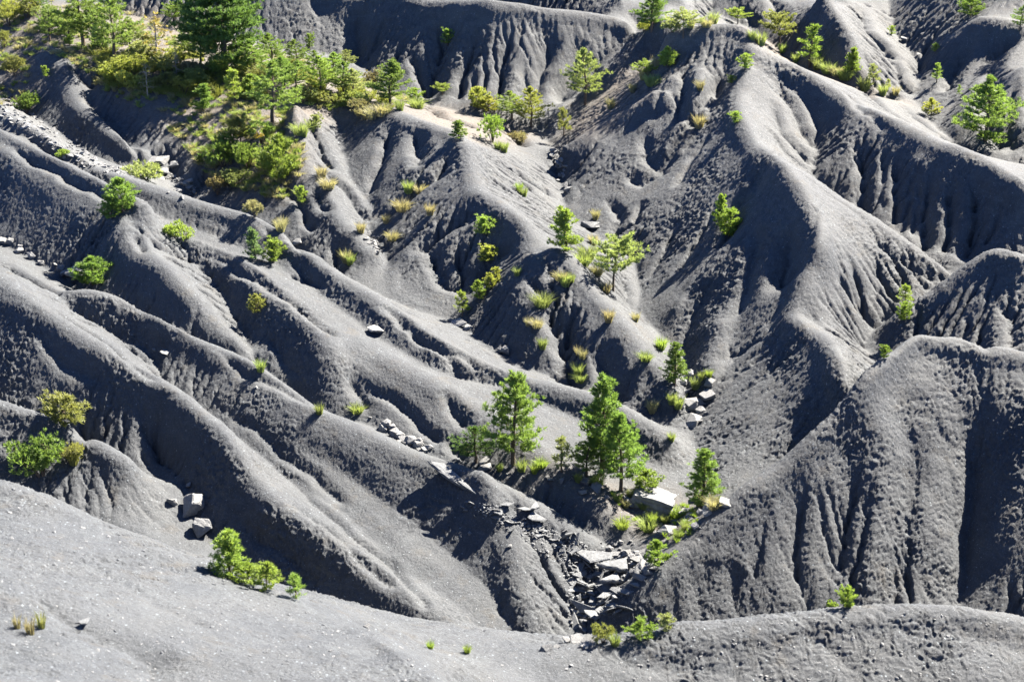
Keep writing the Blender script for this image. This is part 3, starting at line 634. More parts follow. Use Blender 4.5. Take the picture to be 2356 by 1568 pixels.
def bush_proto(kind, seed, H, rad, stems, blades=16, tl=.12, tw=.018, up=.6, n=260):
    r = np.random.RandomState(seed); W = Wood(); C = []; D = []
    lobes = [(np.array([r.normal(0, rad*.38), r.normal(0, rad*.38), H*(.35+.4*r.rand())]), rad*(.35+.3*r.rand())) for _ in range(stems)]
    for c, lr in lobes:
        W.add([np.array([0, 0, -.25]), c*[.4, .4, .45], c], [.03, .02, .006], 5)
        for q in range(n//stems):
            d = r.normal(0, 1, 3); d /= np.linalg.norm(d); d[2] = d[2]*.9+.15
            rr = lr*(.55+.5*r.rand()); p = c+d*rr*np.array([1, 1, H/(2*rad)*1.05+.15])
            if p[2] < .02: p[2] = .02+.1*r.rand()
            C.append(p); D.append(d*.6+[0, 0, up])
            if r.rand() < .12: W.add([c, (c+p)/2+[0, 0, -.02], p], [.008, .006, .003], 3)
    V, Fc = tufts(C, D, r, blades, tl, tw, .6)
    PROTO[kind] = (max(H, float(np.percentile(V[:, 2], 99))), mesh_from(kind+'_stem', W.V, W.F, BARK, smooth=True), mesh_from(kind+'_foliage', V, Fc, NEEDLE), 2*rad)
cone = lambda f: (1-f)**.8*.95+.08 if f > .12 else .75+f*1.5
full = lambda f: max(.1, (1-f**1.8))*(.72+.5*math.sin(math.pi*min(1, f*1.15)))
slim = lambda f: (1-f**1.5)*.8+.15
flat = lambda f: .55+.6*math.sin(math.pi*min(1, f*1.05)**.8) if f < .93 else .45
egg = lambda f: max(.15, math.sin(math.pi*(f*.8+.18)))
pine_proto('broad_pine', 1, 4.4, 1.45, .16, 15, 6, cone)
pine_proto('slender_pine', 2, 5.0, 1.05, .12, 18, 5, slim)
pine_proto('open_pine', 3, 4.2, 1.35, .20, 13, 5, full, gap=.22)
pine_proto('young_pine', 4, 1.8, .62, .02, 10, 6, cone, tl=.14, blades=16, tw=.018)
pine_proto('bushy_pine', 5, 1.3, .62, .02, 7, 6, egg, tl=.13, gap=.15, tw=.018)
pine_proto('flat_pine', 6, 2.6, 1.05, .40, 7, 6, flat, gap=.18, droop=.15)
pine_proto('giant_pine', 7, 7.4, 2.3, .14, 18, 8, full, tl=.24, tw=.032, blades=17, droop=.22, gap=.14)
pine_proto('thin_pine', 8, 2.4, .7, .18, 9, 4, slim, gap=.25, blades=9)
pine_proto('sprig_pine', 9, .9, .42, .0, 5, 5, egg, tl=.11, gap=.2, tw=.016)
pine_proto('leaning_pine', 10, 2.0, .8, .05, 9, 5, full, gap=.15)
bush_proto('juniper', 20, 1.3, .95, 7, n=380, up=.7)
bush_proto('round_shrub', 21, .9, .7, 5, n=260)
bush_proto('tall_shrub', 22, 1.4, .6, 5, n=260, up=.9)
bush_proto('low_shrub', 23, .55, .8, 5, n=200, up=.5)
ALT = {}
for k_, a_ in {'open_pine': (4.2, 1.35, .22, 12, 5, full), 'young_pine': (1.8, .6, .04, 9, 6, slim), 'bushy_pine': (1.3, .66, .0, 7, 6, full)}.items():
    for q_ in (1, 2):
        sm = a_[0] < 3
        pine_proto(k_+'_%d' % q_, 100+q_*7+len(k_), *a_, gap=.26 if q_ == 1 else .18, tl=.13 if sm else .18, tw=.018 if sm else .022, droop=.02*q_+.08); ALT.setdefault(k_, [k_]).append(k_+'_%d' % q_)
for k_, a_ in {'juniper': (1.2, .95, 8, 15), 'round_shrub': (.9, .7, 6, 15), 'tall_shrub': (1.4, .6, 6, 15)}.items():
    for q_ in (1, 2):
        bush_proto(k_+'_%d' % q_, 200+q_*5+len(k_), a_[0], a_[1], a_[2], n=300 if q_ == 1 else 210); ALT.setdefault(k_, [k_]).append(k_+'_%d' % q_)
pine_proto('full_pine', 12, 4.0, 1.4, .03, 15, 6, full, gap=.2)
def dead_proto(kind, seed, H, rad, tuft):
    r = np.random.RandomState(seed); W = Wood(); C = []; D = []
    W.add([[0, 0, -.4], [.03, 0, H*.4], [0, .04, H*.75], [.02, 0, H]], [H*.02, H*.014, H*.008, .004], 6)
    for i in range(34):
        z = H*(.15+.82*r.rand()); a = r.rand()*6.28; L = rad*(1.15-z/H)*(.5+.6*r.rand()); d = np.array([math.cos(a), math.sin(a), r.normal(.1, .15)])
        p0 = np.array([0, 0, z]); p1 = p0+d*L*.6; p2 = p0+d*L+[0, 0, -.06]; W.add([p0, p1, p2], [.014, .009, .003], 4)
        for q in range(5):
            s = p0+(p2-p0)*(.3+.7*r.rand()); e = s+r.normal(0, .14, 3); W.add([s, (s+e)/2+[0, 0, .02], e], [.006, .004, .002], 3)
            if r.rand() < tuft: C.append(e); D.append([0, 0, 1])
    C.append([0, 0, H]); D.append([0, 0, 1]); V, Fc = tufts(C, D, r, 9, .13, .028, .7)
    PROTO[kind] = (H, mesh_from(kind+'_trunk', W.V, W.F, DEADWOOD), mesh_from(kind+'_crown', V, Fc, NEEDLE), 2*rad)
dead_proto('bare_pine', 30, 2.6, .95, .35); dead_proto('grey_snag', 31, 2.2, .7, .08)
def grass_proto(kind, seed, H, rad, n, stiff=.5):
    r = np.random.RandomState(seed); a = r.rand(n)*6.283; q = rad*.35*np.sqrt(r.rand(n)); base = np.stack([np.cos(a)*q, np.sin(a)*q, np.full(n, -.03)], 1)
    out = np.stack([np.cos(a+r.normal(0, .5, n)), np.sin(a+r.normal(0, .5, n)), np.zeros(n)], 1)*(rad*(.3+.8*r.rand(n)))[:, None]
    h = H*(.55+.5*r.rand(n))[:, None]; up_ = np.array([0, 0, 1.0])
    p1 = base+out*.22+up_*h*.7; p2 = base+out*.62+up_*h*(.95+.25*r.rand(n)[:, None])
    s = np.stack([-np.sin(a), np.cos(a), np.zeros(n)], 1); s = s*.4+r.normal(0, .5, (n, 3)); s /= np.linalg.norm(s, axis=1)[:, None]; w_ = .012
    V = np.stack([base-s*w_, base+s*w_, p1+s*w_*.8, p1-s*w_*.8, p2], 1).reshape(-1, 3); k = np.arange(n)[:, None]*5
    PROTO[kind] = (H, None, mesh_from(kind, V, np.concatenate([k+[0, 1, 2], k+[0, 2, 3], k+[3, 2, 4]], 0), GRASSM), 2*rad)
grass_proto('grass_tuft', 40, .5, .38, 170); grass_proto('wide_tuft', 41, .42, .55, 240); grass_proto('thin_tuft', 42, .6, .3, 60)
GREEN = dict(green=(0.145,0.235,0.050), bright=(0.185,0.285,0.050), dark=(0.085,0.160,0.040), yellow=(0.270,0.310,0.060), blue=(0.140,0.240,0.100), olive=(0.190,0.215,0.065), pale=(0.235,0.290,0.110), lime=(0.210,0.300,0.055), gold=(0.300,0.250,0.060), straw=(0.270,0.260,0.165), grass=(0.200,0.260,0.090), brown=(0.190,0.170,0.100))
PARTS = {True: ('trunk', 'crown'), False: ('stem', 'foliage')}
prng = random.Random(5)
def plant(kind, u, v, h, tint, label, group=None, w=None, lean=(0, 0), cat=None, name=None, sink=.0):
    H, wood, leaf, W_ = PROTO[prng.choice(ALT[kind]) if kind in ALT else kind]; p = spot(u, v); s = metres(h, p)*1.03/H; wx = s if w is None else min(max(metres(w, p)/W_*(1.2 if wood is not None else 1), s*.6), s*1.8)
    tree = 'pine' in kind or 'snag' in kind
    nm = name or ('pine_tree' if tree and 'sprig' not in kind else 'pine_seedling' if tree else 'shrub')
    k_ = prng.uniform(.85, 1.1); g_ = GREEN[tint]; lum = sum(g_)/3; col = tuple((c*.86+lum*.14)*k_*prng.uniform(.96, 1.04) for c in g_)+(1,)
    rz = prng.uniform(0, 6.28)
    if wood is None:
        o = link(nm, leaf); root = o; o.color = col
    else:
        root = link(nm, None)
        a, b = PARTS[tree]; o1 = link(a, wood, root); o2 = link(b, leaf, root); o1.color = col; o2.color = col
    root.location = p-Vector((0, 0, sink)); root.rotation_euler = (lean[0], lean[1], 0) if lean != (0, 0) else (0, 0, rz); root.scale = (wx, wx, s)
    return say(root, label, cat or ('pine tree' if tree else 'shrub'), group)
# ---------------------------------------------------------------- the trees and shrubs: kind, u, v, height, width, tint, label
TREES = [
 ('broad_pine',1180,1068,205,130,'green','broad conical pine on the stony bench, tallest of the left hand cluster'),
 ('open_pine',1095,1062,88,85,'dark','smaller dark pine close to the left side of the broad bench pine'),
 ('thin_pine',1292,1085,76,50,'pale','thin pale pine standing alone between the two bench clusters'),
 ('open_pine',1350,1097,98,72,'green','short pine at the left foot of the tallest slender pine'),
 ('slender_pine',1385,1090,228,98,'green','tallest slender pine of the bench, tip above all its neighbours'),
 ('broad_pine',1428,1130,182,108,'green','pine with bare lower trunk in front of the tallest slender pine'),
 ('bushy_pine',1484,1140,55,55,'bright','small bright pine beside the top of the big pale block'),
 ('slender_pine',1617,1165,136,78,'green','lone pine on the right bank below the dark hill face'),
 ('slender_pine',1552,885,98,54,'green','narrow dense pine above the rounded boulders in the ravine'),
 ('flat_pine',1411,670,112,86,'pale','round crowned pine with long bare trunk on the ridge end'),
 ('young_pine',1302,578,92,72,'lime','yellow green conical pine on the crest of the central ridge'),
 ('sprig_pine',1113,540,36,42,'lime','small round pine on the bare grey hump left of the yellow green conical pine'),
 ('sprig_pine',1122,602,32,40,'yellow','little pine at the head of the shaded hollow in the central ridge'),
 ('thin_pine',1064,727,55,36,'lime','small upright pine at the foot of the shaded hollow by the streambed'),
 ('bushy_pine',1102,690,42,32,'lime','bright bush at the lower end of the green strip in the hollow'),
 ('bushy_pine',1128,664,32,30,'yellow','yellowish bush in the middle of the green strip in the hollow'),
 ('sprig_pine',1143,640,22,24,'yellow','tiny yellowish pine at the upper end of the green strip in the hollow'),
 ('leaning_pine',282,488,75,66,'green','two lobed bushy pine on the bright left crest, larger upper lobe'),
 ('bushy_pine',257,502,52,48,'green','lower lobe of bushes at the left of the two lobed pine on the crest'),
 ('low_shrub',402,546,32,58,'lime','low yellow green shrub in the saddle right of the two lobed pine'),
 ('young_pine',587,597,66,44,'blue','bluish conical pine, left one of the pair on the middle ridge'),
 ('sprig_pine',630,605,46,48,'bright','bright rounded pine, right one of the pair on the middle ridge'),
 ('bushy_pine',590,718,40,37,'olive','small olive pine growing from the shaded face below the pair'),
 ('leaning_pine',213,659,65,66,'green','pine in front of the pale boulders in the left gully'),
 ('leaning_pine',132,968,66,92,'olive','dense bushy pine leaning right over the lower left gully'),
 ('juniper',98,1096,92,118,'green','large spreading juniper at the left edge of the lower ridge'),
 ('round_shrub',165,1062,42,52,'olive','yellow brown shrub against the right side of the large juniper'),
 ('young_pine',530,1330,112,82,'lime','bright conical young pine, largest of three on the front crest'),
 ('bushy_pine',572,1342,52,56,'lime','low lobe at the right foot of the bright conical young pine'),
 ('bushy_pine',614,1356,62,64,'lime','rounded bright pine, middle one of three on the front crest'),
 ('thin_pine',682,1377,56,48,'bright','wispy small pine, rightmost of three on the front crest'),
 ('bushy_pine',1473,1465,42,58,'bright','bright green shrubby pine on the front crest near the slab pile'),
 ('sprig_pine',1533,1446,30,40,'pale','small pale pine just right of the shrubby pine on the front crest'),
 ('round_shrub',1388,1478,44,48,'olive','olive broom shrub at the lower end of the slab pile'),
 ('bushy_pine',1947,1396,44,36,'bright','bright green pine poking above the right part of the front crest'),
 ('low_shrub',1912,1396,14,20,'lime','tiny shrub left of the pine on the right part of the front crest'),
 ('bushy_pine',1513,1296,54,55,'bright','fresh green little pine between pale cobbles and the right slope'),
 ('bushy_pine',1676,546,56,52,'bright','lower bushy half of the pine clump on the fluted middle slope'),
 ('young_pine',1658,515,64,34,'bright','upper pointed pine of the clump on the fluted middle slope'),
 ('bushy_pine',2080,738,40,32,'bright','lower of two small pines in the gully behind the right cone'),
 ('thin_pine',2082,703,46,36,'lime','upper of two small pines in the gully behind the right cone'),
 ('sprig_pine',2035,824,26,26,'bright','small pine on the left flank of the right cone top'),
 ('open_pine',1346,242,122,80,'pale','pale tall pine alone on the scree slope under the hilltop'),
 ('broad_pine',1500,72,82,76,'green','dark pointed pine at the saddle left of the hilltop'),
 ('flat_pine',1572,86,50,54,'pale','yellow green flat crowned pine right of the saddle pine'),
 ('round_shrub',1545,78,30,38,'pale','yellowish shrub mass between the saddle pine and the hilltop'),
 ('low_shrub',1482,72,22,34,'yellow','low yellow shrub left under the saddle pine'),
 ('flat_pine',1697,56,32,46,'lime','small spreading pine right on the rounded hilltop'),
 ('flat_pine',1793,110,68,60,'olive','umbrella shaped pine with orange tip on the right hand crest'),
 ('thin_pine',1862,156,88,58,'bright','taller umbrella pine with thin trunk on the right hand crest'),
 ('young_pine',1960,170,52,36,'bright','compact dark green young pine on the descending right crest'),
 ('thin_pine',2008,194,42,32,'pale','small pale pine below the compact one on the descending right crest'),
 ('thin_pine',2043,206,22,14,'yellow','tiny yellow pine low on the descending right crest'),
 ('full_pine',2266,326,142,116,'green','large bushy pine standing against the right back slope'),
 ('bushy_pine',2142,264,34,38,'yellow','yellow green bush on the skyline of the descending right crest'),
 ('thin_pine',2206,222,24,14,'green','slim small pine up left of the large bushy right pine'),
 ('bushy_pine',2232,37,42,50,'green','rounded pine on top of the ridge in the upper right corner'),
 ('open_pine',2346,70,54,44,'green','pine at the right frame edge near the top'),
 ('thin_pine',2155,190,40,26,'bright','little pine in the middle of the upper right slope'),
 ('sprig_pine',2151,120,16,17,'green','tiny pine above the little pine on the upper right slope'),
 ('sprig_pine',2051,82,18,17,'lime','tiny bright pine at the bottom of the upper right ravine'),
 ('flat_pine',1483,180,32,38,'lime','flat little pine on the scree left of the dark hilltop hollow'),
 ('leaning_pine',1536,156,44,38,'bright','crooked small pine just under the hilltop on its left side'),
 ('sprig_pine',1714,160,30,36,'bright','bright small pine at the start of the light crest under the hilltop'),
 ('sprig_pine',1683,192,15,22,'lime','tiny round pine on the lip of the dark bowl under the hilltop'),
 ('sprig_pine',1692,284,23,31,'bright','bright cushion pine halfway down the light crest'),
 ('thin_pine',1297,312,58,34,'olive','dull narrow pine at the head of the main ravine'),
 ('bushy_pine',1100,252,44,44,'yellow','yellow green pine, left one of the row behind the central knoll'),
 ('bushy_pine',1125,256,32,42,'yellow','small yellow green pine second from left behind the central knoll'),
 ('open_pine',1178,274,62,60,'lime','dense pine in the middle of the row behind the central knoll'),
 ('open_pine',1222,294,88,66,'yellow','tall irregular pine, right one of the row behind the central knoll'),
 ('juniper',1133,327,64,64,'bright','round fresh green shrub in front of the row on the central knoll'),
 ('young_pine',1055,318,38,40,'green','small dark conical pine on the bare crest left of the round shrub'),
 ('flat_pine',1018,220,24,44,'lime','low flat pine on the small knoll below the dark wall'),
 ('sprig_pine',1029,106,30,28,'green','dark round bush high in the gully of the dark wall'),
 ('broad_pine',899,243,98,84,'green','pointed dark green pine at the right end of the wooded slope'),
 ('giant_pine',517,158,245,160,'dark','giant dark pine, tallest tree of the wooded slope, cut by the top edge'),
 ('open_pine',192,106,150,104,'green','left one of two tall green pines at the top of the wooded slope'),
 ('open_pine',264,136,146,90,'green','right one of two tall green pines at the top of the wooded slope'),
 ('open_pine',115,96,78,52,'green','slanting pine above the smooth grey spur at upper left'),
 ('open_pine',627,282,132,108,'green','well shaped pine standing apart at the lower middle of the wooded slope'),
 ('young_pine',467,256,56,50,'green','small pine on open soil left of the two thin bright pines'),
 ('thin_pine',540,242,76,46,'lime','thin bright pine in the clearing, left of the well shaped pine'),
 ('young_pine',576,222,46,44,'lime','low bright pine behind the thin bright pine of the clearing'),
 ('open_pine',626,150,70,62,'green','pine right behind the giant dark pine'),
 ('open_pine',683,150,56,52,'green','fluffy pine on the crest right of the giant pine, nearest to it'),
 ('sprig_pine',713,112,28,24,'green','small pine on the grey slope above the crest'),
 ('open_pine',722,168,48,48,'green','pine in the crest row, second from the giant pine'),
 ('open_pine',737,216,84,60,'bright','taller light green pine in the right part of the wooded slope'),
 ('open_pine',790,216,72,62,'green','full green pine left of the pointed dark green pine'),
 ('open_pine',797,158,42,52,'pale','pale green pine at the top of the crest row, right end'),
 ('open_pine',683,208,64,62,'green','pine filling the crest thicket below the fluffy pine'),
 ('bushy_pine',648,190,52,54,'bright','bright bushy pine between the giant and the crest thicket'),
 ('bare_pine',340,224,76,52,'olive','half dead olive pine at the lower edge of the yellow thicket'),
 ('grey_snag',408,182,72,34,'olive','thin grey snag inside the yellow thicket'),
 ('bare_pine',364,142,106,94,'gold','bare branched dying pine with orange tufts beside the giant pine'),
 ('grey_snag',598,350,62,50,'olive','dead pine under an orange clump below the well shaped pine'),
 ('flat_pine',555,342,66,56,'olive','pine with golden top left of the dead pine'),
 ('leaning_pine',646,420,102,72,'bright','feathery green pine at the lower tip of the wooded slope'),
 ('juniper',514,388,66,74,'green','dark green shrub mass at the lower left of the slope tip'),
 ('juniper',572,388,56,60,'green','dark shrub mass between the slope tip shrubs and the feathery pine'),
 ('sprig_pine',460,378,20,22,'dark','small dark shrub above the grassy hollow by the streambed'),
 ('sprig_pine',695,468,34,29,'lime','small bright pine on the bare flank below the slope tip'),
 ('sprig_pine',727,300,30,32,'pale','pale small pine on the bare shoulder right of the well shaped pine'),
 ('juniper',63,260,46,62,'green','green bush in the pale streambed at upper left'),
 ('sprig_pine',106,178,22,18,'bright','tiny bright pine on the smooth grey spur'),
 ('low_shrub',336,412,38,78,'pale','pale spreading shrub on the edge of the streambed'),
 ('low_shrub',147,360,15,26,'lime','tiny yellow green shrub on the lower edge of the cobble bed'),
 ('sprig_pine',160,104,20,30,'bright','small flat pine on top of the smooth grey spur'),
 ('juniper',34,175,42,44,'olive','olive shrub mass on the bank at the left frame edge'),
 ('juniper',20,62,56,62,'yellow','yellow green shrub in the upper left corner'),
 ('juniper',62,40,40,60,'olive','olive shrub right of the corner shrub at upper left'),
 ('open_pine',85,28,52,44,'dark','dark pine at the top edge near the upper left corner'),
 ('juniper',10,110,40,40,'olive','shaded shrub on the left edge below the corner shrub'),
 ('tall_shrub',268,190,48,56,'yellow','golden green shrub at the left end of the yellow thicket'),
 ('round_shrub',300,205,40,50,'yellow','yellow shrub, second from left in the yellow thicket'),
 ('tall_shrub',322,170,44,56,'yellow','golden shrub behind the half dead olive pine'),
 ('round_shrub',388,205,36,50,'olive','olive shrub at the foot of the thin grey snag'),
 ('tall_shrub',424,222,46,50,'yellow','yellow green shrub at the lower right of the yellow thicket'),
 ('round_shrub',452,180,40,50,'brown','brownish shrub in the shade of the giant pine'),
 ('juniper',496,176,44,60,'bright','bright shrub at the foot of the giant pine'),
 ('round_shrub',356,140,30,46,'olive','olive shrub above the yellow thicket'),
 ('tall_shrub',412,150,44,44,'yellow','yellow bush left of the giant pine'),
 ('open_pine',436,130,74,56,'green','slim green pine directly left of the giant pine'),
 ('round_shrub',340,106,30,40,'olive','olive bush high between the tall green pines and the dying pine'),
 ('flat_pine',402,62,48,44,'green','small pine on the skyline left of the giant pine'),
 ('round_shrub',690,222,28,44,'brown','rusty round shrub under the crest thicket'),
 ('juniper',740,240,30,60,'olive','low olive shrub under the taller light green pine'),
 ('round_shrub',835,268,36,52,'brown','dull grass like shrub left of the pointed dark green pine'),
 ('tall_shrub',862,214,54,40,'brown','reddish shrub behind the pointed dark green pine'),
 ('round_shrub',800,245,34,48,'olive','olive shrub below the full green pine'),
 ('bushy_pine',955,238,30,32,'bright','small bright pine right of the pointed dark green pine'),
 ('round_shrub',1195,330,26,44,'brown','brown heather cushion on the knoll right of the round shrub'),
 ('juniper',150,70,40,60,'pale','pale shrub between the slanting pine and the tall green pines'),
 ('tall_shrub',230,118,36,40,'green','green shrub between the feet of the two tall green pines'),
 ('juniper',548,168,50,60,'green','green thicket on the right of the giant pine trunk'),
 ('juniper',600,190,40,64,'olive','olive thicket in front of the pine behind the giant'),
 ('tall_shrub',520,358,60,50,'green','shrub above the dark green shrub mass on the slope tip'),
 ('round_shrub',500,445,40,40,'brown','dry brown bush on the slope below the tip shrubs'),
 ('round_shrub',585,500,38,38,'straw','straw coloured bush on the flank left of the small bright pine'),
]
TREES += [
 ('open_pine',215,112,86,70,'bright','bright pine filling the gap between the two tall green pines'),
 ('open_pine',160,96,70,60,'green','pine behind the left foot of the left tall green pine'),
 ('open_pine',300,120,70,60,'pale','pale feathery pine right of the two tall green pines'),
 ('tall_shrub',330,140,44,54,'pale','pale dry shrub right below the pale feathery pine'),
 ('open_pine',655,206,72,62,'green','green pine in front of the crest thicket, right of the olive thicket'),
 ('open_pine',765,190,66,56,'bright','bright pine in the crest row between the two fuller pines'),
 ('open_pine',585,168,74,62,'green','pine leaning out of the right side of the giant pine'),
 ('open_pine',462,150,78,60,'green','pine in the shadow at the left foot of the giant pine'),
 ('open_pine',812,222,60,56,'pale','pale pine just left of the pointed dark green pine'),
 ('juniper',700,236,34,60,'grass','tangled green shrub along the lower edge of the crest thicket'),
 ('tall_shrub',445,205,46,60,'olive','olive shrub hiding the base of the thin grey snag on its right'),
 ('juniper',380,176,44,70,'olive','olive bush heap in the middle of the yellow thicket'),
 ('juniper',300,170,40,66,'yellow','yellow green bush heap at the top of the yellow thicket'),
 ('juniper',620,395,50,64,'green','green bush heap left of the feathery pine'),
 ('juniper',545,425,34,60,'grass','pale green bush below the dark shrub mass of the slope tip'),
 ('tall_shrub',600,330,50,52,'green','green bush right behind the dead pine with orange clump'),
 ('juniper',820,250,34,60,'grass','grassy green bush under the pale pine of the crest row'),
 ('juniper',110,60,44,60,'grass','green shrub above the slanting pine'),
]
for t in TREES:
    kind, u, v, h, wd, tint, label = t
    lean = (0, .45) if 'leaning right' in label else (0, 0)
    nm = None
    if 'shrub' in label.split(',')[0] and 'pine' in kind: nm = 'shrub'
    o = plant(kind, u, v, h, tint, label, w=wd, lean=lean)
# clumps of witches' broom and dead needles in three of the crowns
def clump(match, r, frac, dx=0):
    for o in list(bpy.data.objects):
        if match in str(o.get('label', '')):
            c = link('broom_clump', PROTO['round_shrub'][2], o); H = .0
            H = max(v.co.z for v in o.children[0].data.vertices); c.location = (dx, 0, H*frac); c.scale = (r, r, r*.9); c.color = GREEN['gold']+(1,)
clump('dead pine under an orange clump', .55, 1.0); clump('pine with golden top', .4, .95); clump('umbrella shaped pine with orange tip', .33, .9)
# ---------------------------------------------------------------- grass
TUFTS = [(925,480,'straw'),(903,548,'straw'),(888,510,'straw'),(830,532,'straw'),(1190,630,'grass'),(1300,655,'grass'),(1315,645,'grass'),(1290,640,'straw'),(1247,700,'grass'),(1235,750,'straw'),(1215,745,'straw'),
 (1248,800,'grass'),(1330,812,'straw'),(1340,820,'straw'),(1330,860,'grass'),(1335,875,'grass'),(1395,670,'straw'),(1340,605,'grass'),(1352,590,'grass'),(1372,628,'straw'),(1462,735,'straw'),(1400,737,'straw'),
 (1520,800,'lime'),(1485,825,'grass'),(1610,205,'straw'),(1608,290,'straw'),(1195,436,'lime'),(1205,448,'grass'),(1160,345,'grass'),(1145,340,'grass'),(1195,325,'straw'),(1365,560,'straw'),(735,948,'grass'),(822,945,'grass'),
 (600,850,'grass'),(1615,870,'grass'),(1600,890,'grass'),(1630,865,'lime'),(1545,925,'grass'),(1560,935,'grass'),(1500,945,'straw'),(1545,1010,'grass'),(1420,1150,'grass'),(1450,1140,'grass'),(1440,1165,'straw'),(1490,1215,'grass'),
 (1500,1200,'lime'),(1530,1200,'grass'),(1560,1185,'lime'),(1575,1215,'grass'),(1560,1235,'grass'),(1610,1160,'grass'),(1645,1165,'straw'),(1480,1165,'grass'),(1330,1105,'grass'),(1375,1110,'lime'),(1230,1085,'lime'),(1245,1070,'lime'),(1150,1080,'grass'),(1200,1078,'grass'),
 (1432,1210,'lime'),(1480,180,'straw'),(1510,150,'straw'),(1455,210,'straw'),(1500,193,'grass'),(1405,245,'straw'),(1590,60,'straw'),(1640,52,'grass'),(1625,58,'straw'),(1730,88,'grass'),(1750,100,'grass'),(1800,118,'grass'),(1830,140,'grass'),(1880,155,'grass'),(1905,165,'grass'),(1925,170,'straw'),(1945,180,'grass'),(1990,205,'grass'),(2030,215,'grass'),(2060,215,'straw'),
 (960,245,'grass'),(920,250,'grass'),(880,262,'straw'),(840,270,'straw'),(860,268,'straw'),(650,520,'straw'),(645,528,'straw'),(755,430,'straw'),(740,405,'straw'),(700,310,'grass'),(715,298,'grass'),(665,330,'grass'),(690,305,'grass'),
 (70,1455,'brown'),(40,1440,'brown'),(95,1440,'olive'),(170,1065,'olive'),(1075,1497,'lime'),(990,1487,'lime'),(1415,1480,'grass'),(1370,500,'straw'),(806,605,'grass'),(797,600,'straw'),(990,490,'straw'),(965,440,'straw'),(940,440,'grass')]
grnd = random.Random(9)
LAND = [(t[1], t[2], ' '.join(t[6].split(',')[0].split()[:9])) for t in TREES]
STOPW = ('of', 'the', 'a', 'in', 'on', 'at', 'and', 'with', 'by', 'right', 'left', 'lower', 'upper', 'to', 'under', 'behind', 'below', 'above', 'between', 'long', 'its', 'beside', 'against', 'near', 'close', 'for', 'from', 'over', 'top')
seen = {}
for (u, v, tint) in TUFTS:
    near = v > 1400 and u < 200
    look = {'straw': 'dry straw coloured', 'grass': 'green and yellow', 'lime': 'bright green', 'brown': 'brown', 'gold': 'orange green', 'olive': 'olive'}[tint]
    a, b, lab = min(LAND, key=lambda q: math.hypot(q[0]-u, (q[1]-v)*1.2))
    lab = lab.split(); cut_ = len(lab)
    while cut_ > 2 and lab[cut_-1] in STOPW: cut_ -= 1
    dirn = ('left of' if u < a else 'right of') if abs(u-a) > abs(v-b) else ('above' if v < b else 'below')
    key = (tint, dirn, a, b); seen[key] = seen.get(key, 0)+1
    far = ('', 'farther ', 'still farther ', 'last ')[min(3, seen[key]-1)]
    label = '%s grass tuft %s%s the %s' % (look, far, dirn, ' '.join(lab[:min(cut_, 6)]))
    if near: label = {70: 'brown grass stalks in the near left corner, middle clump', 40: 'brown grass stalks in the near left corner, left clump', 95: 'olive green grass stalks in the near left corner'}[u]
    o = plant(grnd.choice(['grass_tuft', 'wide_tuft', 'grass_tuft']) if not near else 'thin_tuft', u, v+4, grnd.uniform(20, 32) if not near else grnd.uniform(35, 55), tint, label,
          group={'straw': 'dry grass tufts', 'grass': 'green grass tufts', 'lime': 'bright green grass tufts', 'brown': 'brown grass stalks in the near left corner'}.get(tint), cat='grass tuft', name='grass_tuft')
# ground cover of the wooded slope: too much to count
def in_poly(x, y, poly):
    c = np.zeros(np.shape(x), bool); n = len(poly)
    for i in range(n):
        x0, y0 = poly[i]; x1, y1 = poly[(i+1) % n]
        m = ((y0 > y) != (y1 > y)) & (x < (x1-x0)*(y-y0)/((y1-y0) or 1e-9)+x0); c ^= m
    return c
WOODED = [(-60,-20),(300,20),(470,110),(640,120),(820,180),(960,235),(900,262),(780,255),(690,250),(640,300),(700,330),(690,440),(640,470),(560,450),(470,400),(420,330),(340,255),(240,215),(200,170),(120,120),(60,130),(80,200),(40,240),(-60,240)]
def scatter_cover(name, n, area, kinds, hs, tints, label_seed, extra=()):
    r = np.random.RandomState(label_seed); V = []; Fc = []; off = 0
    poly = area; us_ = [p[0] for p in poly]; vs_ = [p[1] for p in poly]
    k = 0; tries = 0
    while k < n and tries < n*20:
        tries += 1; u = r.uniform(min(us_), max(us_)); v = r.uniform(min(vs_), max(vs_))
        if not in_poly(np.array(u), np.array(v), poly): continue
        if vnoise(np.array(u/45.0), np.array(v/25.0), 91) < r.uniform(-.8, .5): continue
        me = PROTO[kinds[r.randint(len(kinds))]]; s = r.uniform(*hs)
        A = COV[me[2].name]; p = spot(u, v); c, sn = math.cos(r.rand()*6.28), math.sin(r.rand()*6.28)
        c = math.cos(k*2.4); sn = math.sin(k*2.4)
        B = A[0]*s; B = np.stack([B[:, 0]*c-B[:, 1]*sn, B[:, 0]*sn+B[:, 1]*c, B[:, 2]], 1)+np.array(p)
        V.append(B); Fc.append(A[1]+off); off += len(B); k += 1
    o = link(name, mesh_from(name, np.concatenate(V), np.concatenate(Fc), GRASSM)); o.color = tints; o['kind'] = 'stuff'; return o
COV = {}
for k_, (seed, H, rad, n) in {'cover_a': (50, .3, .34, 60), 'cover_b': (51, .22, .5, 70)}.items():
    grass_proto(k_, seed, H, rad, n); me = PROTO[k_][2]
    vv = np.empty(len(me.vertices)*3, np.float32); me.vertices.foreach_get('co', vv); ff = np.empty(len(me.loops), np.int32); me.loops.foreach_get('vertex_index', ff)
    COV[me.name] = (vv.reshape(-1, 3).astype(float), ff.reshape(-1, 3))
scatter_cover('grass', 800, WOODED, ['cover_a', 'cover_b'], (.6, 1.3), GREEN['grass']+(1,), 3)
scatter_cover('dry_grass', 500, WOODED, ['cover_a', 'cover_b'], (.7, 1.6), GREEN['straw']+(1,), 4)
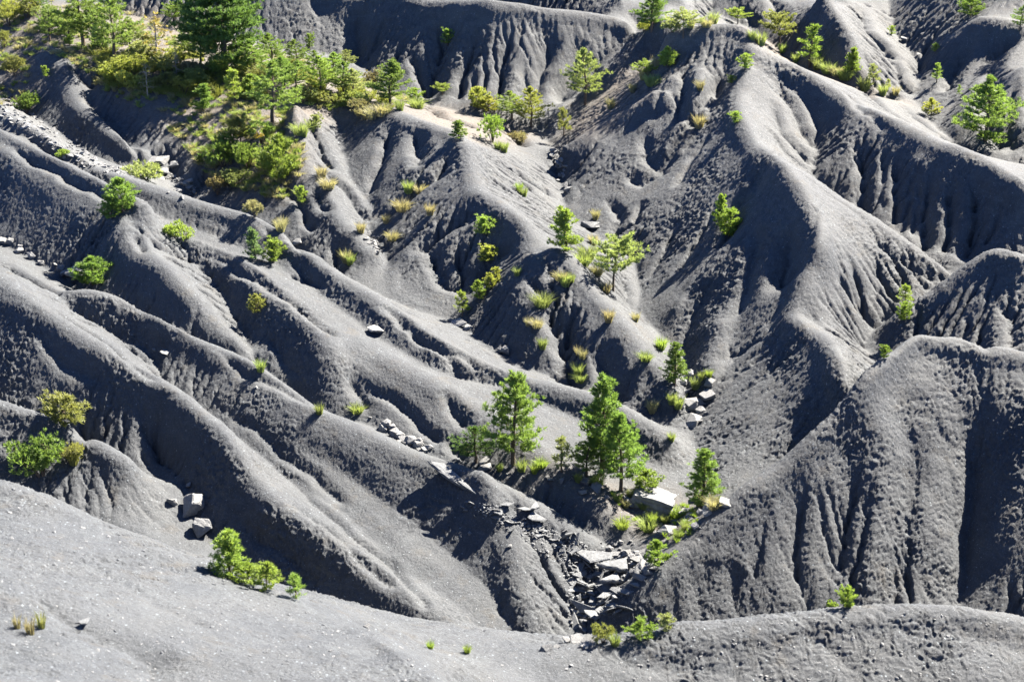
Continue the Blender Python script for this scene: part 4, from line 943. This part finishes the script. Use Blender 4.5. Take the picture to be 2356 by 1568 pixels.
scatter_cover('undergrowth', 380, [(200,110),(700,150),(860,200),(900,250),(690,235),(430,225),(250,200)], ['cover_a', 'cover_b'], (1.2, 2.2), GREEN['olive']+(1,), 5)
scatter_cover('bench_grass', 110, [(1400,1130),(1480,1150),(1590,1165),(1620,1200),(1560,1250),(1500,1225),(1440,1190)], ['cover_a', 'cover_b'], (.3, .7), GREEN['lime']+(1,), 6)
# ---------------------------------------------------------------- stones
def stone_material(name, a, b, c):
    s = NT(name, .85, .3); oi = s.n('ShaderNodeObjectInfo')
    col = s.ramp(s.noise(5, 5, .65), [(.3, a), (.55, b), (.75, c)])
    col = s.mix(s.ramp(s.noise(16, 4, .7), [(.55, (0, 0, 0)), (.75, (.5, .5, .5))]), col, tuple(x*.45 for x in a[:3])+(1,))
    col = s.mix(1.0, col, s.ramp(oi.outputs['Random'], [(0, (.72, .72, .72)), (1, (1.1, 1.08, 1.05))]), 'MULTIPLY')
    s.l(col, s.b.inputs['Base Color']); nb = s.bump(s.noise(9, 5, .6), .05, .8); s.l(s.bump(s.noise(40, 3, .6), .012, .8, nb), s.b.inputs['Normal']); return s.m
PALE = stone_material('pale limestone', (.115,.122,.135,1), (.18,.19,.205,1), (.25,.262,.28,1))
SLATE = stone_material('grey marl slab', (.08,.088,.10,1), (.125,.137,.155,1), (.19,.205,.22,1))
import bmesh
def boulder_mesh(name, seed, flat=.7, cuts=9, sub=3, long=1.25):
    r = np.random.RandomState(seed); bm = bmesh.new(); bmesh.ops.create_icosphere(bm, subdivisions=sub, radius=1)
    pl = [(lambda n: n/np.linalg.norm(n))(r.normal(0, 1, 3)) for _ in range(cuts)]; dd = [r.uniform(.38, .68) for _ in range(cuts)]
    for v in bm.verts:
        p = np.array(v.co)
        for n, d in zip(pl, dd):
            k = p.dot(n)-d
            if k > 0: p = p-n*k*.93
        q = p*1.9+seed; nz = .5*math.sin(q[0]*2.1+1.3*q[1])*math.cos(q[2]*2.3+q[0])+.5*math.sin(q[1]*3.9+q[2]*3.1)
        p = p*(1.28+.035*nz+r.normal(0, .016)); v.co = (p[0]*long, p[1], p[2]*flat)
    me = bpy.data.meshes.new(name); bm.to_mesh(me); bm.free(); me.materials.append(PALE); return me
def block_mesh(name, seed, flat, long, npt=11, fine=True):
    """angular broken stone: a faceted hull with worn edges and a pitted skin"""
    r = np.random.RandomState(seed); bm = bmesh.new()
    for k in range(npt):
        p = r.normal(0, 1, 3); p /= np.linalg.norm(p); q = np.sign(p)*np.abs(p)**.6; q /= max(abs(q)); q *= r.uniform(.78, 1.05)
        bm.verts.new((q[0]*long, q[1], q[2]*flat))
    bmesh.ops.convex_hull(bm, input=bm.verts); bmesh.ops.delete(bm, geom=[v for v in bm.verts if not v.link_faces], context='VERTS')
    bmesh.ops.bevel(bm, geom=bm.edges[:], offset=.07, segments=1, affect='EDGES', clamp_overlap=True)
    if fine:
        bmesh.ops.triangulate(bm, faces=bm.faces); bmesh.ops.subdivide_edges(bm, edges=bm.edges, cuts=3, use_grid_fill=True)
        for v in bm.verts:
            x, y, z = v.co*3.1+Vector((seed, 0, seed*.7)); n = math.sin(x*2.2+y)*math.cos(z*2.7+x*.6)+.6*math.sin(y*5.1+z*3)*math.cos(x*4.3)
            v.co *= 1+.035*n+r.normal(0, .008)
    me = bpy.data.meshes.new(name); bm.to_mesh(me); bm.free(); me.materials.append(PALE); return me
BOULD = [block_mesh('boulder_mesh', s, f, l, n) for s, f, l, n in ((1,.75,1.25,12),(2,.6,1.4,11),(3,.9,1.0,13),(4,.5,1.4,10),(5,.75,1.15,14),(6,1.0,.95,11))]
COB = [block_mesh('cobble_mesh', s, f, l, n, False) for s, f, l, n in ((11,.6,1.3,9),(12,.7,1.1,10),(13,.5,1.5,8),(14,.8,1.0,9),(15,.6,1.25,12))]
def slab_mesh(name, seed, thick=.09, mat=None):
    r = np.random.RandomState(seed); n = r.randint(5, 8); an = np.sort(r.rand(n)*6.283*.6+np.arange(n)/n*6.283*.75); rr = r.uniform(.75, 1.1, n); bm = bmesh.new()
    lv = []
    for z, k in ((-thick, .92), (-thick*.25, 1.02), (thick*.2, .99), (thick*.55, .90)):
        lv.append([bm.verts.new((math.cos(a)*q*k*1.35+r.normal(0, .012), math.sin(a)*q*k*.8+r.normal(0, .012), z+r.normal(0, thick*.07))) for a, q in zip(an, rr)])
    bm.faces.new(lv[0][::-1]); bm.faces.new(lv[-1])
    for a, b in zip(lv[:-1], lv[1:]):
        for i in range(n): bm.faces.new((a[i], a[(i+1) % n], b[(i+1) % n], b[i]))
    bmesh.ops.recalc_face_normals(bm, faces=bm.faces); me = bpy.data.meshes.new(name); bm.to_mesh(me); bm.free(); me.materials.append(mat or SLATE); return me
SLAB = [slab_mesh('slab_mesh', s, t) for s, t in ((1,.10),(2,.14),(3,.08),(4,.2),(5,.12),(6,.26),(7,.09))]
rr_ = random.Random(21)
def stone(name, meshes, u, v, px, label, cat, group=None, sink=.3, tilt=.35, flatten=1.0, rot=None, dv=0):
    p = spot(u, v); s = metres(px, p)/2.05
    o = link(name, meshes[rr_.randrange(len(meshes))]); o.scale = (s*rr_.uniform(.85, 1.15), s*rr_.uniform(.85, 1.15), s*rr_.uniform(.85, 1.1)*flatten)
    o.location = p+Vector((0, 0, s*(.5-sink))); o.rotation_euler = rot or (rr_.uniform(-tilt, tilt), rr_.uniform(-tilt, tilt), rr_.uniform(0, 6.28))
    return say(o, label, cat, group)
BIG = [(1512,1172,0,'',''),
 (447,1168,62,0,'rugged white boulder wedged in the left gully, upper of two'),(464,1212,52,1,'smooth grey white boulder below the rugged one in the left gully'),(397,1160,24,2,'upright grey block left of the rugged white boulder'),
 (434,1117,16,3,'small pale stone above the rugged white boulder'),
 (178,637,46,0,'large pale boulder behind the pine in the left gully'),(151,632,30,1,'medium pale boulder left of the large one in the left gully'),(139,620,18,2,'small pale stone next in line up the left gully'),(128,612,12,3,'smallest round stone in the line up the left gully'),
 (94,608,16,2,'flat pale stone half buried in the left gully crest'),(74,590,20,4,'pale boulder on the left gully line, below the two stacked stones'),(47,580,20,0,'lower of two stacked pale stones at the left edge'),(47,572,15,2,'upper of two stacked pale stones at the left edge'),(22,560,20,5,'pale stone near the left frame edge in the upper left gully'),(6,556,24,1,'pale stone cut by the left frame edge'),
 (864,766,44,3,'big white rock on the slope edge left of the central streambed'),
 (1358,522,34,0,'white rock beside the ravine right of the yellow green pine'),
 (1052,748,28,3,'long pale rock lying at the bend of the central streambed'),(1076,757,22,0,'blocky pale rock at the end of the long pale rock'),(1037,740,14,2,'small pale rock at the head of the long pale rock'),
 (1160,812,26,5,'pale angular rock in the dark notch of the streambed'),(1150,806,14,2,'small pale rock behind the angular one in the notch'),
 (1590,940,42,2,'rounded grey boulder in the middle of the ravine boulder pile'),(1594,972,36,0,'rough boulder at the lower end of the ravine boulder pile'),(1567,880,32,4,'pale boulder just under the narrow dense pine'),(1583,905,30,3,'pale boulder above the rounded grey one'),
 (1628,912,34,1,'oblong striped boulder on the right of the ravine pile'),(1603,930,26,5,'boulder right behind the rounded grey one'),(1613,935,20,3,'flat slabby stone right of the rounded grey boulder'),(1610,948,22,2,'wedge stone low on the right side of the ravine pile'),
 (1635,882,24,0,'pale rock among the grass at the top of the ravine pile'),(1590,862,26,4,'pale rock at the foot of the dark wall above the ravine pile'),(1546,868,18,5,'white stone left of the narrow dense pine'),
 (1608,1142,32,2,'pale boulder left of the lone right bank pine'),(1632,1168,26,0,'pale boulder in the grass under the lone right bank pine'),(1668,1160,26,1,'shaded boulder under the edge of the right cone'),
 (1586,1190,24,3,'pale flat stone by the bend of the ravine path'),(1600,1212,22,0,'pale stone against the right cone edge, lower'),(1613,1185,24,5,'pale stone against the right cone edge, middle'),(1628,1182,26,3,'pale stone against the right cone edge, upper'),
 (1536,1222,40,4,'pointed pale block below the big pale block'),(1446,1158,28,0,'pale rock leaning on the left end of the big pale block'),(1573,1180,30,3,'low pale ledge right of the big pale block'),
 (1115,1078,24,0,'pale boulder below the broad bench pine'),(1115,1062,22,3,'flat stone under the branches of the broad bench pine'),(1055,1062,10,2,'small white stone at the left end of the bench'),(1174,1075,10,5,'small stone on the bench below the broad pine'),
 (1266,1107,16,3,'flat stone at the bench edge, left'),(1292,1108,16,2,'flat stone at the bench edge, right'),(1348,1110,24,1,'pale slab stone below the tallest slender pine'),(1372,1125,28,3,'large flat pale stone near the front pine'),(1341,1135,18,0,'pale stone low on the bench edge'),(1395,1145,14,4,'small stone right of the large flat pale stone'),
 (1256,1494,32,4,'pointed white rock on the front crest below the slab pile'),(1302,1478,24,2,'round pale rock at the upper left of the lowest rock row'),(1328,1478,34,3,'long smooth pale rock in the lowest rock row'),(1358,1481,32,1,'pale rock at the right end of the lowest rock row'),(1344,1489,20,0,'small pale rock in front of the lowest rock row'),(1280,1490,16,3,'small flat rock between the pointed white rock and the row'),
 (842,1442,16,4,'small white stone on the front crest at lower centre'),
 (350,376,30,3,'white outcrop rock at the left of the streambed cascade'),(372,374,34,1,'white outcrop rock at the middle of the streambed cascade'),(400,382,26,4,'white outcrop rock at the right of the streambed cascade'),(372,398,26,0,'fractured white rock below the streambed cascade'),
 (684,560,22,3,'brownish rock sticking out of the shaded bank'),(354,808,10,2,'small white stone in the upper fold left of centre'),(380,815,22,3,'flat white stone lying in the upper fold'),(589,892,9,4,'small round stone on the long near ridge'),
 (1080,1230,9,2,'single white pebble on the dark gully face'),(1172,1258,12,4,'single chip of slate on the smooth spur'),
 (2080,92,16,1,'lone white rock in the upper right ravine'),(2112,127,10,3,'small white rock lower in the upper right ravine')]
for u, v, px, k, label in BIG[1:]:
    huge = 'left gully' in label and px >= 52
    stone('boulder', [BOULD[5 if huge else k]], u, v+(14 if huge else 0), px*(.98 if huge else 1), label, 'boulder' if px > 22 else 'stone', sink=.05 if huge else .2, flatten=1.25 if huge else 1.0)
# the big pale block
def block(u, v, px):
    p = spot(u, v); s = metres(px, p); bm = bmesh.new(); bmesh.ops.create_cube(bm, size=1); bmesh.ops.subdivide_edges(bm, edges=bm.edges, cuts=7, use_grid_fill=True)
    for vv in bm.verts:
        c = vv.co; x, y, z = c
        n = .05*math.sin(9*x+4*z)+.04*math.sin(13*y+7*x)+.035*math.sin(17*z+5*y+3)+.02*math.sin(31*x)+rr_.uniform(-.012, .012)
        k = 1+n; taper = 1-.12*(z+.5)*(1 if y > 0 else .4)
        sag = .09*math.sin(x*3.3+1) if z > .45 else 0
        vv.co = (x*k*s*1.0*taper, y*k*s*.55, (z*k+sag)*s*.42)
    me = bpy.data.meshes.new('block_mesh'); bm.to_mesh(me); bm.free(); me.materials.append(PALE); o = link('boulder', me); o.location = p+Vector((0, s*.22, s*.12)); o.rotation_euler = (.03, .22, -.28)
    say(o, 'big pale rectangular block with a flat top at the right of the bench', 'boulder')
block(1505, 1176, 98)
def row(pts, n, spread, lo, hi, label, group, name='cobble', meshes=COB, **kw):
    P = np.array(pts, float); L = np.r_[0, np.cumsum(np.hypot(*np.diff(P[:, :2], axis=0).T))]
    for k in range(n):
        t = rr_.random()*L[-1]; u = np.interp(t, L, P[:, 0]); v = np.interp(t, L, P[:, 1]); wd = np.interp(t, L, P[:, 2]) if P.shape[1] > 2 else spread
        a, b = rr_.gauss(0, .5), rr_.gauss(0, .5)
        stone(name, meshes, u+a*wd, v+b*wd*.55, lo+(hi-lo)*rr_.random()**2.2, label, 'slab' if meshes is SLAB else 'stone', group, **kw)
row([(0,232,34),(50,268,36),(105,308,34),(150,338,30),(195,366,24),(240,388,14),(300,395,10),(380,405,16),(410,425,36),(440,440,26)], 240, 30, 7, 19, 'pale cobble in the long white streambed at upper left', 'cobbles of the long white streambed')
row([(845,538),(860,560),(872,572),(885,590)], 26, 14, 7, 18, 'pale cobble in the gully between the central ridges', 'cobbles of the central gully', 'ravine_stone')
row([(1278,352),(1285,375),(1292,400),(1290,425),(1298,440)], 30, 16, 9, 22, 'pale angular stone in the high ravine', 'stones of the high ravine', 'ravine_stone')
row([(838,958),(870,972),(905,998),(940,1015),(985,1036)], 34, 16, 8, 26, 'pale stone in the short stony run left of the bench', 'stones of the short stony run', 'stone', BOULD)
row([(1560,880),(1590,920),(1600,960),(1590,985)], 26, 34, 6, 16, 'small pale stone between the ravine boulders', 'small stones of the ravine pile', 'ravine_stone')
row([(1100,1080),(1260,1095),(1330,1105),(1380,1130),(1480,1200)], 44, 18, 4, 9, 'small pale stone scattered on the bench', 'small stones of the bench', 'pebble')
row([(1500,1210),(1560,1200),(1600,1190),(1560,1230)], 36, 40, 5, 12, 'small pale stone on the grassy path by the block', 'small stones of the grassy path', 'pebble')
row([(1400,1262),(1440,1272),(1480,1290),(1490,1312),(1450,1330)], 50, 36, 9, 26, 'pale rounded cobble right of the slab pile', 'cobbles beside the slab pile', 'cobble', BOULD)
row([(1080,1165),(1150,1190),(1210,1215),(1260,1225),(1310,1250)], 115, 28, 7, 28, 'thin slate chip in the spill above the slab pile', 'slate chips of the upper spill', 'slate_chip', SLAB, tilt=.5, sink=.42)
row([(1290,1240),(1320,1275),(1330,1310),(1330,1350),(1350,1400),(1340,1440)], 110, 34, 9, 44, 'broken dark slab in the jumbled pile', 'slabs of the jumbled pile', 'slab', SLAB, tilt=.8, sink=.3)
row([(1380,1290),(1400,1330),(1400,1370),(1375,1410)], 95, 38, 9, 44, 'tilted grey slab in the right part of the pile', 'slabs of the right part of the pile', 'slab', SLAB, tilt=.7, sink=.3)
SL = [(188,1432,44,'dark edged thin slab lying on the near left slope'),(1362,1290,76,'largest flat slab lying bright at the top of the pile'),(1430,1312,72,'second long slab overlapping right of the largest flat slab'),(1415,1338,54,'long slab tilted under the second long slab'),(1398,1295,40,'slab edge jutting below the largest flat slab'),
 (1220,1170,44,'flat grey slab at the head of the slate spill'),(1235,1195,40,'broad slab in the middle of the slate spill'),(1212,1178,30,'dark slab edge in the slate spill'),(1165,1165,24,'light square slab high in the slate spill'),(1152,1185,26,'slab left in the slate spill'),
 (1320,1385,40,'upright pale slab low in the jumbled pile'),(1340,1410,48,'large rough slab standing at the bottom of the pile'),(1365,1420,44,'coarse block at the lowest end of the pile'),(1318,1360,30,'leaning slab left in the pile'),(1455,1345,34,'slab touching the cone edge'),(1395,1375,38,'slab right of the dark hollow in the pile'),(1410,1398,30,'slab against the cone edge lower down')]
for u, v, px, ang, label in ((1040,1098,120,.52,'long thin rock ledge sticking out of the slope above the slate spill, upper bed'),(1060,1118,104,.50,'long thin rock ledge sticking out of the slope above the slate spill, lower bed'),(1082,1128,70,.55,'short ledge end below the two long rock ledges')):
    stone('rock_ledge', [SLAB[0]], u, v, px, label, 'rock ledge', None, sink=.38, rot=(.15, .38, -ang)); sc.collection.objects[-1].scale.y *= .3
for u, v, px, label in SL:
    up_ = 'upright' in label or 'standing' in label
    stone('slab', [SLAB[rr_.randrange(7)]], u, v, px*1.1, label, 'slab', None, sink=.1 if not up_ else -.2, rot=((rr_.uniform(1.0, 1.3), rr_.uniform(-.3, .3), rr_.uniform(-.6, .6)) if up_ else (rr_.uniform(-.1, .25), rr_.uniform(-.05, .35), rr_.uniform(-.6, .3))))
# loose gravel of the near slope: too much to count
def gravel(name, n, area, lo, hi, seed, mat):
    r = np.random.RandomState(seed); us_ = [p[0] for p in area]; vs_ = [p[1] for p in area]; V = []; Fc = []; off = 0
    base = np.array([[1,0,0],[.3,.9,0],[-.8,.6,0],[-.9,-.5,0],[.2,-1,0],[.7,.1,.35],[.1,.5,.4],[-.5,.1,.38],[.1,-.5,.36]]); fc = np.array([[0,1,5],[1,6,5],[1,2,6],[2,7,6],[2,3,7],[3,8,7],[3,4,8],[4,5,8],[4,0,5],[5,6,8],[6,7,8]])
    U = r.uniform(min(us_), max(us_), n*2); W2 = r.uniform(min(vs_), max(vs_), n*2); ok = in_poly(U, W2, area); U, W2 = U[ok][:n], W2[ok][:n]
    for u, v in zip(U, W2):
        if name in ('gravel', 'pebbles') and vnoise(np.array(u/60.0), np.array(v/30.0), 92) < r.uniform(-.7, .6): continue
        p = spot(u, v); s = metres(lo+(hi-lo)*r.rand()**3, p)*.5; a = r.rand()*6.28; c, sn = math.cos(a), math.sin(a)
        B = base*(s*r.uniform(.7, 1.4), s*r.uniform(.6, 1.1), s*r.uniform(.5, 1.3))
        B = np.stack([B[:, 0]*c-B[:, 1]*sn, B[:, 0]*sn+B[:, 1]*c, B[:, 2]+B[:, 0]*r.normal(0, .3)], 1)+np.array(p); V.append(B); Fc.append(fc+off); off += len(B)
    o = link(name, mesh_from(name, np.concatenate(V), np.concatenate(Fc), mat)); o['kind'] = 'stuff'; return o
gravel('pebbles', 500, [(0,1110),(400,1275),(800,1440),(1000,1568),(0,1568)], 3, 15, 15, SLATE)
gravel('gravel', 2400, [(0,1110),(400,1275),(800,1440),(1200,1510),(1500,1470),(2000,1405),(2356,1425),(2356,1568),(0,1568)], 1.5, 11, 5, PALE)
gravel('fine_gravel', 2200, [(1060,1150),(1150,1160),(1300,1235),(1500,1290),(1380,1430),(1310,1440),(1290,1300),(1180,1230)], 3, 11, 6, SLATE)
gravel('streambed_gravel', 1300, [(0,205),(60,250),(150,325),(230,378),(330,395),(470,420),(470,460),(400,440),(330,410),(220,395),(100,325),(0,255)], 2, 7, 7, PALE)
gravel('ravine_gravel', 350, [(1545,860),(1640,870),(1640,930),(1600,990),(1575,985)], 2, 8, 8, PALE)
